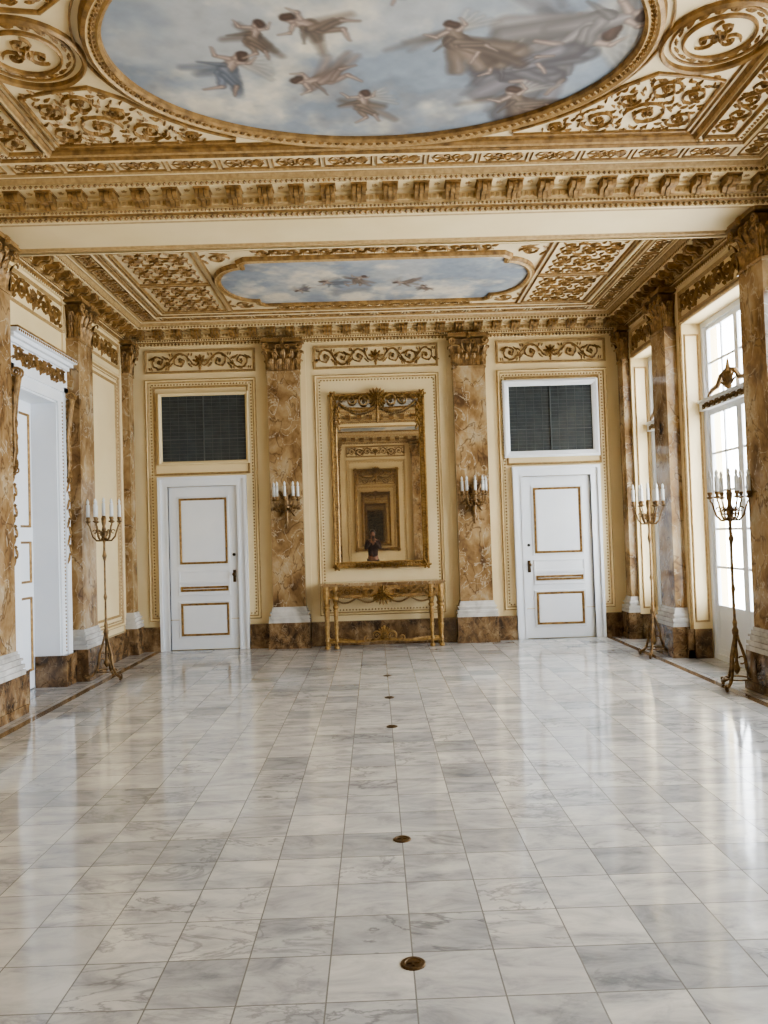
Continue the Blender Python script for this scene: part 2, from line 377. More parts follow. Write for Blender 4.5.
mb=MB(); mb.box(-W,W,YR,YR+0.07,0,0.34); o=mk(mb,'baseboard_rear',[MARBD]); struct(o,'brown veined marble baseboard','baseboard')

# ------------------------------------------------------------ beams & cornices (trim)
B1=(6.97,7.7); B2=(2*YM-7.7,2*YM-6.97)
tn=[0]
def trim(mb,mats,label,smooth=False):
    tn[0]+=1; o=mk(mb,'trim_%d'%tn[0],mats,smooth=smooth); struct(o,label,'trim'); return o
for (a,b) in (B1,B2):
    mb=MB(); mb.box(-W,W,a,b,4.39,ZC)
    g=F((0,0,4.39),(1,0,0),(0,1,0),(0,0,-1))
    frect(mb,g,-W,W,a,b,[(0,0),(0,0.02),(0.06,0.02),(0.08,0)],1)
    trim(mb,[CREAM,TAN],'plain cream ceiling beam with moulded edges')
def cornice(y0,y1):
    mb=MB(); f=FC()
    prof=[(0,.29),(.03,.29),(.03,.25),(.05,.235),(.05,.20),(.08,.185),(.08,.13),(.11,.12),(.11,.10),(.27,.10),(.27,.06),(.285,.05),(.30,.02),(.30,0)]
    frect(mb,f,-W,W,y0,y1,prof,0,mlist=[0,0,1,0,2,0,0,0,0,0,2,2,1])
    def side(P,Q,nx,ny):
        L=math.hypot(Q[0]-P[0],Q[1]-P[1]); tx,ty=(Q[0]-P[0])/L,(Q[1]-P[1])/L
        g=F(f(P[0],P[1],0),(tx,ty,0),(nx,ny,0),(0,0,-1))
        n=round((L-0.5)/0.27)
        for i in range(n+1):
            c=0.25+(L-0.5)*i/n
            fbox(mb,g,c-0.068,c+0.068,0.085,0.262,0.10,0.115,3)
            pr=[(0.085,0.115),(0.085,0.205),(0.125,0.215),(0.15,0.18),(0.18,0.17),(0.22,0.18),(0.25,0.165),(0.26,0.14),(0.25,0.115)]
            k=len(pr)
            for x0_,x1_,dz in ((-.058,-.024,0),(-.018,.018,.012),(.024,.058,0)):
                vs=[g(c+x0_,b,h+(dz if h>.12 else 0)) for b,h in pr]+[g(c+x1_,b,h+(dz if h>.12 else 0)) for b,h in pr]
                mb.add(vs,[tuple(range(k)),tuple(range(2*k-1,k-1,-1))]+[(j,j+1,k+j+1,k+j) for j in range(k-1)],3)
            if i<n:
                cc=c+(L-0.5)/n/2; gg=F(g(0,0,0.10),g.U,g.V,g.N)
                rosette(mb,gg,(cc,0.19),0.03,0.010,5,2)
        n=int(L/0.05)
        for i in range(n):
            c=0.025+i*L/n; fbox(mb,g,c-0.013,c+0.013,0.08,0.10,0.148,0.18,2)
        g2=F(g(0,0.032,0),g.U,(0,0,-1),g.V)
        beads(mb,g2,(0,0.268),(L,0.268),0.05,0.022,0.02,1)
        g3=F(g(0,0.052,0),g.U,(0,0,-1),g.V)
        beads(mb,g3,(0,0.217),(L,0.217),0.035,0.015,0.014,1)
        g4=F(g(0,0.272,0),g.U,(0,0,-1),g.V)
        beads(mb,g4,(0,0.08),(L,0.08),0.045,0.018,0.014,1)
    side((-W,y1),(W,y1),0,-1); side((-W,y0),(W,y0),0,1)
    side((-W,y0),(-W,y1),1,0); side((W,y0),(W,y1),-1,0)
    trim(mb,[CREAM,GOLD,TAN,CAPG],'cornice with gilt modillions, dentils and beads')
cornice(B1[1],YB); cornice(B2[1],B1[0]); cornice(YR,B2[0])

def cellband(mb,f,x0,x1,y0,y1,vert=False,cell=0.42,m=1):
    g=F(f.O,f.V,f.U,f.N) if vert else f
    a0,a1,b0,b1=(y0,y1,x0,x1) if vert else (x0,x1,y0,y1)
    n=max(1,round((a1-a0)/cell)); c=(a1-a0)/n; H=b1-b0; cy=(b0+b1)/2
    for i in range(n):
        u0=a0+i*c+0.014; u1=u0+c-0.028; cx=(u0+u1)/2
        mould(mb,g,u0,u1,b0,b1,0.013,0.014,m)
        for sg in (-1,1):
            for q in (-0.42,0,0.42): leaf(mb,g,(cx+sg*0.02,cy),(0 if sg>0 else PI)+q,(u1-u0)*0.38,H*0.17,0.016,m,bend=-q*sg)
            ribbon(mb,g,[(cx+sg*(u1-u0)*.4*t,cy+.32*H*math.sin(2*PI*t)) for t in np.linspace(0,1,9)],.004,.012,m)
            ribbon(mb,g,[(cx+sg*(u1-u0)*.4*t,cy-.32*H*math.sin(2*PI*t)) for t in np.linspace(0,1,9)],.004,.012,m)
        rosette(mb,g,(cx,cy),H*0.22,0.024,6,m)
def band_set(mb,f,y0,y1,sx=0.0):
    X=W
    mould(mb,f,-X+.31,X-.31,y0+.31,y1-.31,0.03,0.025,2,m2=0)
    cellband(mb,f,-X+.6,X-.6,y1-.55,y1-.36); cellband(mb,f,-X+.6,X-.6,y0+.36,y0+.55)
    cellband(mb,f,-X+.36,-X+.55,y0+.36,y1-.36,True); cellband(mb,f,X-.55,X-.36,y0+.36,y1-.36,True)
    mould(mb,f,-X+.57,X-.57,y0+.57,y1-.57,0.045,0.035,1,m2=0)
    beadrect(mb,f,-X+.645,X-.645,y0+.645,y1-.645,0.045,0.018,0.02,1)
EA,EB=1.68,1.12
def ell(d=0,n=96): return [((EA+d)*math.cos(2*PI*i/n),YM+(EB+d)*math.sin(2*PI*i/n)) for i in range(n)]
mb=MB(); f=FC()
y0,y1=B2[1],B1[0]
band_set(mb,f,y0,y1)
for sg in (-1,1):
    a,b=(2.62,2.9) if sg>0 else (-2.9,-2.62)
    mould(mb,f,a,b,y0+.7,y1-.7,0.022,0.03,1,m2=2); rinceau(mb,f,a+.04,b-.04,y0+.76,y1-.76,1,0.02,vert=True)
mould(mb,f,-2.58,2.58,y0+.69,y1-.69,0.045,0.045,1,m2=2)
mould(mb,f,-2.50,2.50,y0+.77,y1-.77,0.012,0.02,1)
loop_sweep(mb,f,ell(0.0),[(0.0,0.02),(0.0,0.05),(0.02,0.065),(0.035,0.05),(0.075,0.055),(0.09,0.07),(0.115,0.06),(0.13,0.02),(0.13,0)],1,mlist=[1,1,2,2,2,1,1,1])
for i in range(170):
    a=2*PI*i/170; rosette(mb,f,((EA+.055)*math.cos(a),YM+(EB+.055)*math.sin(a)),0.022,0.016,4,1,h0=0.052)
loop_sweep(mb,f,ell(0.17),[(0,0),(0,0.02),(0.012,0.02),(0.012,0)],1)
for sx in (-1,1):
    g=F(f.O,f.U*sx,f.V,f.N)
    c=(2.2,YM)
    for R,wd,hh in ((0.34,0.03,0.045),(0.29,.012,.02),(0.21,0.018,0.03)):
        loop_sweep(mb,g,[(c[0]+R*math.cos(2*PI*i/40),c[1]+R*math.sin(2*PI*i/40)) for i in range(40)],[(0,0),(0,hh*.7),(wd*.5,hh),(wd,hh*.6),(wd,0)],1)
    for k in range(3): spiral(mb,g,(c[0]+.09*math.cos(2.1*k+.5),c[1]+.09*math.sin(2.1*k+.5)),.075,1,2.1*k,1.2,.008,.02,1,8)
    rosette(mb,g,c,0.07,0.035,6,1)
    for i in range(18): leaf(mb,g,(c[0]+.26*math.cos(i*PI/9),c[1]+.26*math.sin(i*PI/9)),i*PI/9+PI/2,0.08,0.03,0.02,1)
    for sy in (-1,1):
        q=F(g(0,YM,0),g.U,f.V*sy,f.N)
        arc=[((EA+.24)*math.cos(t),(EB+.24)*math.sin(t)) for t in np.linspace(0.42,1.02,14)]
        arc=[p for p in arc if p[1]<1.15]
        ring=arc+[(arc[-1][0],1.17),(2.44,1.17),(2.44,0.50),(2.2,0.44),(1.95,0.40)]
        loop_sweep(mb,q,ring,[(0,0),(0,0.02),(-0.012,0.026),(-0.024,0.02),(-0.024,0)],1)
        SPS=[((1.70,0.98),0.14,1,PI),((2.04,0.92),0.17,-1,PI),((2.32,1.0),0.11,1,PI),((2.08,0.60),0.12,1,0),((2.32,.68),.10,-1,PI/2),((1.40,1.07),0.075,-1,0),((1.86,.72),.08,-1,0)]
        for c_,r_,s_,a_ in SPS: spiral(mb,q,c_,r_,s_,a_,1.6,max(.005,r_*.045),0.024,1,12)
        pts_=[p_[0]+(p_[1]*.95,) for p_ in SPS]; tries=0
        while tries<1500:
            tries+=1; x=random.uniform(1.3,2.42); y=random.uniform(.46,1.15)
            if (x/(EA+.29))**2+(y/(EB+.29))**2<1: continue
            if all(math.hypot(x-a,y-b)>rr_+.010 for a,b,rr_ in pts_):
                leaf(mb,q,(x,y),random.uniform(0,2*PI),.065,.022,.02,1,bend=random.uniform(-1.5,1.5)); pts_.append((x,y,.028))
        rinceau(mb,q,0.0,1.1,1.27,1.38,1,0.02)
trim(mb,[CREAM2,GOLD,TAN],'gilt relief scrollwork around the oval ceiling painting')
def obl(cy):
    hx,hy,e=1.42,0.80,0.60; pts=[]
    pts+=[(hx,-hy),(hx+0.05,-hy+0.05),(hx+0.05,-e)]
    pts+=[(hx+0.08+0.34*math.cos(t),e*math.sin(t)) for t in np.linspace(-PI/2+0.05,PI/2-0.05,17)]
    pts+=[(hx+0.05,e),(hx+0.05,hy-0.05),(hx,hy)]
    for x in np.linspace(hx-0.1,-hx+0.1,12): pts.append((x,hy))
    half=pts; other=[(-x,-y) for x,y in half]
    return [(x,cy+y) for x,y in half+other]
def small_bay(y0,y1,cy,label):
    mb=MB(); f=FC(); band_set(mb,f,y0,y1)
    mould(mb,f,-2.9,2.9,y0+.69,y1-.69,0.035,0.03,1,m2=0)
    mould(mb,f,-1.93,1.93,y0+.75,y1-.75,0.022,0.03,1,m2=2)
    P=obl(cy)
    loop_sweep(mb,f,P,[(0.0,0.02),(0,0.05),(0.03,0.06),(0.05,0.045),(0.07,0.05),(0.085,0.02),(0.085,0)],1,mlist=[1,1,2,2,1,1])
    rinceau(mb,f,-1.3,1.3,y1-.98,y1-.8,1,0.02); rinceau(mb,f,-1.3,1.3,y0+.8,y0+.98,1,0.02)
    for sg in (-1,1):
        a,b=(1.98,2.84) if sg>0 else (-2.84,-1.98)
        for u,v in ((cy-1.13,cy-.02),(cy+.02,cy+1.13)):
            mould(mb,f,a,b,u,v,0.022,0.025,1,m2=2)
            densefield(mb,f,a+.06,b-.06,u+.06,v-.06,1,0.022,.22)
        for sy in (-1,1):
            q=F(f(0,cy,0),f.U*sg,f.V*sy,f.N); spiral(mb,q,(1.72,0.86),0.12,1,PI,1.4,0.009,0.02,1,10)
            leaf(mb,q,(1.6,0.98),0.2,0.2,0.06,0.02,1); leaf(mb,q,(1.86,0.7),1.2,0.15,0.05,0.02,1); leaf(mb,q,(1.84,.98),-.8,.12,.05,.02,1)
    trim(mb,[CREAM2,GOLD,TAN],label)
CYF=(B1[1]+YB)/2
small_bay(B1[1],YB,CYF,'gilt relief panels around the oblong ceiling painting')
small_bay(YR,B2[0],2*YM-CYF,'gilt relief panels around a ceiling painting')

# ------------------------------------------------------------ wall panels
def wall_panels(f,bays,label,low=0.42,items=None,frieze=True):
    mb=MB()
    for a,b in bays:
        if frieze: mould(mb,f,a,b,3.97,4.31,0.035,0.03,1); rinceau(mb,f,a+.05,b-.05,4.01,4.27,2,0.03)
        if low is not None:
            mould(mb,f,a,b,low,3.88,0.05,0.035,1,m2=0); beadrect(mb,f,a+.075,b-.075,low+.075,3.88-.075,0.045,0.014,0.012,2)
    if items:
        for (x0,x1,z0,z1,w) in items: mould(mb,f,x0,x1,z0,z1,w,0.025,1)
    return trim(mb,[CREAM,TAN,GOLD],label)
wall_panels(FB,[(-3.33,-1.74),(1.74,3.33)],'moulded wall panels with gilt scroll friezes above the doors',
   items=[(-3.22,-1.85,2.5,3.78,.03),(1.85,3.22,2.5,3.78,.03)])
wall_panels(FB,[(-.9,.9)],'moulded centre wall panel with gilt scroll frieze')
wall_panels(FL,[(9.78,11.13)],'moulded side wall panel with gilt frieze',items=[(9.92,10.99,0.55,3.75,.03)])
REST=[(5.2,7.0),(2.9,4.7),(0.7,2.3),(-1.2,0.0)]
wall_panels(FL,[(7.56,9.15)],'gilt scroll frieze panel over the white double door',low=None)
wall_panels(FL,REST,'moulded side wall panels with gilt friezes')
wall_panels(FR,[(9.98,11.13),(7.66,9.35)]+REST,'gilt scroll frieze panels over the windows',low=None)
wall_panels(FREAR,[(-3.33,-1.74),(-.9,.9),(1.74,3.33)],'moulded wall panels facing the mirror wall')
mb=MB()
for a,b in wins:
    for y,ny in ((b,-1),(a,1)):
        g=F((0,y,0),(1,0,0),(0,0,1),(0,ny,0)); mould(mb,g,W+.02,W+.19,0.42,3.8,0.02,0.015,1)
    mould(mb,FR,a-.04,b+.04,-0.1,WTOP+.04,0.035,0.025,1)
trim(mb,[CREAM,TAN],'moulded window reveals')

# ------------------------------------------------------------ pilasters
def leaf3d(mb,base,side,out,w,h,curl,m=0):
    base=Vector(base); side=Vector(side); out=Vector(out); up=Vector((0,0,1)); vs=[];fs=[]
    rows=[(0,0,.75),(.18,.02,.95),(.3,.04,.75),(.5,.09,1.05),(.62,.14,.8),(.8,.3,1.0),(.93,.55,.75),(1.0,.82,.6),(.95,1.05,.35),(.84,1.0,.12)]
    for t,o_,ww in rows:
        for k,lift in ((-1,.1),(-.55,.9),(-.3,.35),(0,1.1),(.3,.35),(.55,.9),(1,.1)):
            vs.append(base+up*h*t+out*(curl*o_+0.016*lift+0.002)+side*(w/2*ww*k))
    c=7
    for i in range(len(rows)-1):
        for k in range(c-1): fs.append((i*c+k,i*c+k+1,i*c+k+c+1,i*c+k+c))
    mb.add(vs,fs,m)
def make_pilaster(w=0.46,d=0.14):
    root=empty('pilaster')
    mb=MB(); hw=w/2
    mb.box(-hw-.07,hw+.07,0,d+.08,0,.08); mb.box(-hw-.055,hw+.055,0,d+.065,.08,.36)
    mk(mb,'pedestal',[MARBD],root)
    mb=MB()
    for z0,z1,e in ((.36,.405,.06),(.405,.42,.042),(.42,.455,.056),(.455,.49,.030),(.49,.51,.044),(.51,.55,.022),(.55,.58,.010)):
        mb.box(-hw-e,hw+e,0,d+e,z0,z1)
    mk(mb,'base',[MARBW],root)
    mb=MB(); mb.box(-hw,hw,0,d,.58,3.93); mb.box(-hw-.012,hw+.012,0,d+.012,3.90,3.93)
    mk(mb,'shaft',[MARB],root)
    mb=MB(); z=3.93
    e=[(-.02,0),(-.02,.12),(-.01,.25),(.03,.38)]
    for i in range(len(e)-1):
        (a,za),(b,zb)=e[i],e[i+1]
        vs=[(-hw-a,0,z+za),(-hw-a,d+a,z+za),(hw+a,d+a,z+za),(hw+a,0,z+za),(-hw-b,0,z+zb),(-hw-b,d+b,z+zb),(hw+b,d+b,z+zb),(hw+b,0,z+zb)]
        mb.add(vs,[(0,1,5,4),(1,2,6,5),(2,3,7,6)],1)  # bell in a darker material, painting in the shadows between the leaves
    nf=4 if w>.3 else 2
    for zz,hh,cnt,cu,ww in ((z,.17,nf,.06,.094),(z+.01,.29,nf-1,.085,.09)):
        for i in range(cnt):
            x=(i-(cnt-1)/2)*(w/nf)
            leaf3d(mb,(x,d-.015,zz),(1,0,0),(0,1,0),ww,hh,cu)
        for sx in (-1,1): leaf3d(mb,(sx*(hw-.015),d*.5,zz),(0,-sx,0),(sx,0,0),.1,hh,cu*.7)
    for sx in (-1,1):
        leaf3d(mb,(sx*(hw-.01),d-.01,z+.01),(.7,-sx*.7,0),(sx*.7,.7,0),.09,.27,.08)
        pts=[];rr=[]
        for i in range(22):
            t=i/21; a=-PI/2+2*PI*1.5*t; r=.055*(1-.75*t)
            pts.append((sx*(hw+.0)+sx*r*math.cos(a),d+.06,z+.345+r*math.sin(a))); rr.append(.015*(1-.4*t))
        mb.tube([(sx*w*.1,d+.01,z+.2),(sx*w*.26,d+.04,z+.28)]+pts,[.010,.014]+rr,5)
        if w>.3:
            pts2=[(sx*.1,d+.02,z+.22)]+[(sx*(.06+.035*(1-i/12*.7)*math.cos(-2*PI*i/10)),d+.045,z+.34+.035*(1-i/12*.7)*math.sin(2*PI*i/10)) for i in range(12)]
            mb.tube(pts2,.009,5)
    mb.box(-hw-.07,hw+.07,0,d+.08,z+.405,z+.43); mb.box(-hw-.055,hw+.055,0,d+.065,z+.43,z+.462)
    g=F((0,d+.082,z+.41),(1,0,0),(0,0,1),(0,1,0)); rosette(mb,g,(0,0),.045,.03,6)
    mk(mb,'capital',[CAPG,BRONZE],root,smooth=False)
    return root
P0=make_pilaster()
PL='tan veined marble pilaster with gilt leafy capital '
spots=[((-1.325,YB),PI,'beside wall mirror'),((1.325,YB),PI,'beside wall mirror'),
 ((-W,9.42),-PI/2,'by white door'),((W,9.68),PI/2,'between windows'),
 ((-W,7.24),-PI/2,'under ceiling beam'),((W,7.26),PI/2,'under ceiling beam'),
 ((-W,4.97),-PI/2,'on side wall'),((W,4.97),PI/2,'between windows'),
 ((-W,2.56),-PI/2,'under ceiling beam'),((W,2.56),PI/2,'under ceiling beam'),
 ((-W,.29),-PI/2,'on side wall'),((W,.29),PI/2,'between windows'),
 ((-1.325,YR),0,'on facing wall'),((1.325,YR),0,'on facing wall')]
corner=[((-W,11.31),-PI/2),((W,11.31),PI/2),((-W,YR+.19),-PI/2),((W,YR+.19),PI/2)]
BK=.021
def out(rz): return Vector((-math.sin(rz),math.cos(rz),0))
mb=MB()
for loc,rz,hw_ in [(l,r,.31) for l,r,_ in spots]+[(l,r,.168) for l,r in corner]:
    o_=out(rz); t_=Vector((o_.y,-o_.x,0)); g=F((loc[0],loc[1],0),t_,(0,0,1),o_)
    fbox(mb,g,-hw_,hw_,0,4.39,0,BK)
trim(mb,[CREAM],'flat backing strips behind the pilasters')
C0=make_pilaster(0.22,0.10)
for src,lst in ((P0,spots),(C0,[(l,r,None) for l,r in corner])):
    first=True
    for loc,rz,wh in lst:
        L3=Vector((loc[0],loc[1],0))+out(rz)*(BK+.001)
        if first: p=src; p.location=L3; p.rotation_euler=(0,0,rz); first=False
        else: p=copy_tree(src,L3,rz)
        if wh: tag(p,PL+wh,'pilaster','marble pilasters')
        else: tag(p,'narrow tan marble corner pilaster with gilt capital','pilaster','narrow corner pilasters')

# ------------------------------------------------------------ back doors
def back_door(n,cx,hinge):
    root=empty('door_%d'%n,(cx,YB,0),PI); struct(root,'white panelled single door with gilt mouldings','door')
    hw=.49; H=2.33
    mb=MB()
    for (x0,x1,z0,z1) in ((-hw-.13,-hw,0,H+.13),(hw,hw+.13,0,H+.13),(-hw,hw,H,H+.13)): mb.box(x0,x1,0,.06,z0,z1)
    for (x0,x1,z0,z1) in ((-hw-.14,-hw-.10,0,H+.14),(hw+.10,hw+.14,0,H+.14),(-hw-.1,hw+.1,H+.10,H+.14)): mb.box(x0,x1,0,.085,z0,z1)
    for (x0,x1,z0,z1) in ((-hw-.03,-hw,0,H+.03),(hw,hw+.03,0,H+.03),(-hw,hw,H,H+.03)): mb.box(x0,x1,0,.07,z0,z1)
    mk(mb,'architrave',[WHITE],root)
    mb=MB(); mb.box(-hw+.005,hw-.005,.005,.03,.01,H-.005)
    g2=F((0,.03,0),(1,0,0),(0,0,1),(0,1,0))
    for z0,z1 in ((1.22,2.16),(.80,.93),(.985,1.10),(.2,.66)):
        x=.34
        if z1-z0>.2: fbox(mb,g2,-x+.04,x-.04,z0+.03,z1-.03,0,.008)
        mould(mb,g2,-x-.03,x+.03,z0-.03,z1+.03,.03,.012,0)
    mk(mb,'leaf',[WHITE],root)
    mb=MB()
    for z0,z1 in ((1.22,2.16),(.83,.90),(.2,.66)): mould(mb,g2,-.34,.34,z0,z1,.03,.02,0)
    mk(mb,'gilt_moulding',[GOLDB],root)
    hx=hinge*(hw-.06)
    mb=MB(); mb.box(hx-.02,hx+.02,.03,.036,.95,1.12); mb.tube([(hx,.036,1.06),(hx,.075,1.06)],.009,8); mb.ball((hx,.09,1.06),.026,0,10,6)
    mk(mb,'handle',[BRASS],root,smooth=True)
    mb=MB(); mb.tube([(hx,.03,1.34),(hx,.045,1.34)],.022,10); mk(mb,'lock',[BLACK],root)
    return root
back_door(1,-2.54,-1); back_door(2,2.54,1)
def grille(cx,fm,lab):
    root=empty('transom_grille',(cx,YB,3.165),PI)
    mb=MB(); hx,hz=.60,.47
    g=F((0,0,0),(1,0,0),(0,0,1),(0,1,0))
    e=.09 if fm is WHITE else .05
    frect(mb,g,-hx-e,hx+e,-hz-e,hz+e,[(0,0),(0,.05),(e*.3,.06),(e*.75,.045),(e,.03),(e,0)],0)
    mk(mb,'frame',[fm],root)
    mb=MB(); mb.box(-hx,hx,.002,.012,-hz,hz,0)
    mb.box(-.008,.008,.012,.028,-hz,hz,1); mb.box(-hx,hx,.012,.024,-.16,-.150,1)
    for i in range(1,10): x=-hx+2*hx*i/10; mb.box(x-.002,x+.002,.012,.016,-hz,hz,1)
    for i in range(1,18): z=-hz+2*hz*i/18; mb.box(-hx,hx,.012,.016,z-.002,z+.002,1)
    mk(mb,'screen',[DARK,SCREEN],root)
    tag(root,lab,'vent grille','transom grilles'); return root
grille(-2.5,CREAM,'cream framed dark wire grille above a white door'); grille(2.5,WHITE,'white framed dark wire grille above a white door')

# ------------------------------------------------------------ left double door with surround
root=empty('door_3',(-W,(DOORL[0]+DOORL[1])/2,0),-PI/2); struct(root,'tall white double door in ornate white and gilt surround','door')
hw=(DOORL[1]-DOORL[0])/2; H=DOORL[2]
mb=MB()
for sx in (-1,1):
    x0,x1=sorted((sx*hw,sx*(hw+.12))); mb.box(x0,x1,0,.05,.34,H+.12)
    x0,x1=sorted((sx*(hw+.12),sx*(hw+.24))); mb.box(x0,x1,0,.07,.34,H+.18)
    x0,x1=sorted((sx*hw,sx*(hw-.02))); mb.box(x0,x1,-.42,.03,0,H)
mb.box(-hw,hw,0,.05,H,H+.12); mb.box(-hw,hw,-.42,0.03,H-.02,H)
mb.box(-hw-.24,hw+.24,0,.07,H+.12,H+.18)
mb.box(-hw-.24,hw+.24,0,.06,H+.18,H+.38)
for z0,z1,e in ((H+.38,H+.42,.09),(H+.42,H+.46,.13),(H+.46,H+.50,.17)): mb.box(-hw-.20-e*.4,hw+.20+e*.4,0,e,z0,z1)
mk(mb,'surround',[WHITE],root)
mb=MB()
for sx in (-1,1):
    x0,x1=sorted((sx*(hw-.035),sx*(hw+.27))); mb.box(x0,x1,0,.10,0,.34)
    x0,x1=sorted((sx*(hw-.035),sx*(hw-.018))); mb.box(x0,x1,-.24,.0,0,.34)
mk(mb,'plinth',[MARBD],root)
mb=MB(); g=F((0,.06,0),(1,0,0),(0,0,1),(0,1,0)); rinceau(mb,g,-hw-.12,hw+.12,H+.19,H+.37,0,.03)
g=F((0,.051,0),(1,0,0),(0,0,1),(0,1,0))
beads(mb,g,(-hw-.10,0.36),(-hw-.10,H+.02),.04,.014,.012); beads(mb,g,(hw+.10,0.36),(hw+.10,H+.02),.04,.014,.012)
g=F((0,.171,0),(1,0,0),(0,0,1),(0,1,0)); beads(mb,g,(-hw-.25,H+.48),(hw+.25,H+.48),.045,.018,.014)
mb.box(-hw-.26,hw+.26,0,.175,H+.50,H+.52)
mk(mb,'gilt_frieze',[GOLD],root)
for sx in (-1,1):
    mb=MB(); x=sx*(hw+.18)
    def sp(cy,cz,r,a0,t,s=1): return [(x,cy+r*(1-.7*i/16)*math.cos(a0+s*t*2*PI*i/16),cz+r*(1-.7*i/16)*math.sin(a0+s*t*2*PI*i/16)) for i in range(17)]
    for dx in (-.022,.022):
        P=[(x+dx,.08,H-.85),(x+dx,.10,H-.65),(x+dx,.09,H-.4),(x+dx,.11,H-.15),(x+dx,.14,H+.05)]
        mb.tube(P,[.008,.012,.014,.017,.02],6)
    for dx in (-.028,.028):
        mb.tube([(p[0]+dx,p[1],p[2]) for p in sp(.12,H+.08,.055,-PI/2,1.4)],.012,6)
        mb.tube([(p[0]+dx,p[1],p[2]) for p in sp(.09,H-.86,.035,PI/2,1.4)],.009,6)
    g=F((x,.075,0),(1,0,0),(0,0,1),(0,1,0))
    for k in range(7): leaf(mb,g,(0,H+.05-.13*k),-PI/2,.17,.075-.004*k,.05)
    for k in range(9):
        leaf(mb,g,(0,H-.9-.10*k),-PI/2+.5*(-1)**k,.12,.045,.02); rosette(mb,g,(.0,H-.9-.10*k),.02,.02,5)
    mk(mb,'console_bracket',[CAPG],root)
for sx in (-1,1):
    mb=MB(); x0,x1=sorted((sx*.004,sx*(hw-.02))); mb.box(x0,x1,-.30,-.25,.01,H-.02)
    g=F((0,-.25,0),(1,0,0),(0,0,1),(0,1,0))
    o=mk(mb,'leaf',[WHITE],root)
    mb=MB()
    for z0,z1 in ((1.75,H-.15),(1.15,1.6),(.2,1.0)): mould(mb,g,x0+.07,x1-.07,z0,z1,.025,.02,0)
    mk(mb,'gilt_moulding',[GOLDB],root)
mb=MB(); mb.box(.03,.06,-.25,-.24,1.0,1.25); mb.ball((.045,-.21,1.1),.026,0,10,6); mb.tube([(.045,-.25,1.1),(.045,-.21,1.1)],.01,8)
mk(mb,'handle',[BRASS],root,smooth=True)

# ------------------------------------------------------------ windows
def make_window(w):
    root=empty('window_1'); hw=w/2; T=2.93; y0,y1=-.29,-.25; H=WTOP
    mb=MB()
    def fr(x0,x1,z0,z1,t,ya=y0,yb=y1):
        mb.box(x0,x0+t,ya,yb,z0,z1); mb.box(x1-t,x1,ya,yb,z0,z1); mb.box(x0+t,x1-t,ya,yb,z0,z0+t); mb.box(x0+t,x1-t,ya,yb,z1-t,z1)
    fr(-hw,hw,0,H,.06,-.30,-.22)
    mb.box(-hw,hw,-.30,-.17,T-.05,T+.06); mb.box(-hw+.02,hw-.02,-.30,-.14,T+.04,T+.07)
    fr(-hw+.06,-.0,T+.06,H-.06,.045); fr(0,hw-.06,T+.06,H-.06,.045)
    for sx in (-1,1):
        a,b=sorted((sx*.0,sx*(hw-.06))); c=(a+b)/2
        mb.box(c-.013,c+.013,-.28,-.26,T+.1,H-.1); mb.box(a+.05,b-.05,-.28,-.26,(T+H)/2-.013,(T+H)/2+.013)
        fr(a,b,.06,T-.05,.06)
        mb.box(a+.05,b-.05,-.28,-.255,.1,.62)
        mb.box(c-.013,c+.013,-.28,-.26,.6,T-.1)
        for k in range(1,5): z=.62+(T-.74)*k/5; mb.box(a+.05,b-.05,-.28,-.26,z-.013,z+.013)
    mk(mb,'frame',[WHITE],root)
    mb=MB(); mb.add([(-hw+.05,-.27,.55),(hw-.05,-.27,.55),(hw-.05,-.27,H-.05),(-hw+.05,-.27,H-.05)],[(0,1,2,3)]); mk(mb,'glass',[GLASS],root)
    mb=MB(); 
    for sx in (-1,1):
        pts=[(sx*(hw*.62),-.15,T+.08),(sx*hw*.5,-.15,T+.13),(sx*hw*.32,-.15,T+.15),(sx*hw*.2,-.15,T+.24),(sx*hw*.1,-.15,T+.27),(sx*hw*.08,-.15,T+.21),(sx*hw*.14,-.15,T+.20)]
        mb.tube(pts,[.016,.024,.028,.030,.024,.018,.012],6)
    mb.lathe([(.02,0),(.04,.03),(.025,.07),(.05,.12),(.055,.18),(.025,.24),(.015,.30),(.004,.34)],8,0,(0,-.15,T+.07))
    gp=F((0,-.15,0),(1,0,0),(0,0,1),(0,1,0))
    for a in np.linspace(-1.2,1.2,7): leaf(mb,gp,(0,T+.1),PI/2+a,.2,.06,.03)
    rinceau(mb,F((0,-.169,0),(1,0,0),(0,0,1),(0,1,0)),-hw+.1,hw-.1,T-.04,T+.03,0,.012)
    mk(mb,'gilt_pediment',[BRONZE],root)
    return root
Wa=make_window(wins[1][1]-wins[1][0]); Wb=make_window(wins[0][1]-wins[0][0])
Wa.location=(W,sum(wins[1])/2,0); Wa.rotation_euler=(0,0,PI/2); Wb.location=(W,sum(wins[0])/2,0); Wb.rotation_euler=(0,0,PI/2)
Wa.name='window_2'; Wb.name='window_1'
ws=[Wa,Wb]
for i,(a,b) in enumerate(wins):
    if i>=2:
        src=Wb if i==5 else Wa; s_=(b-a)/((wins[1][1]-wins[1][0]) if i<5 else (wins[0][1]-wins[0][0]))
        c=copy_tree(src,(W,(a+b)/2,0),PI/2); c.name='window_%d'%(i+1); c.scale=(s_,1,1); ws.append(c)
for w_ in ws: struct(w_,'tall white french window with transom and gilt pediment','window')

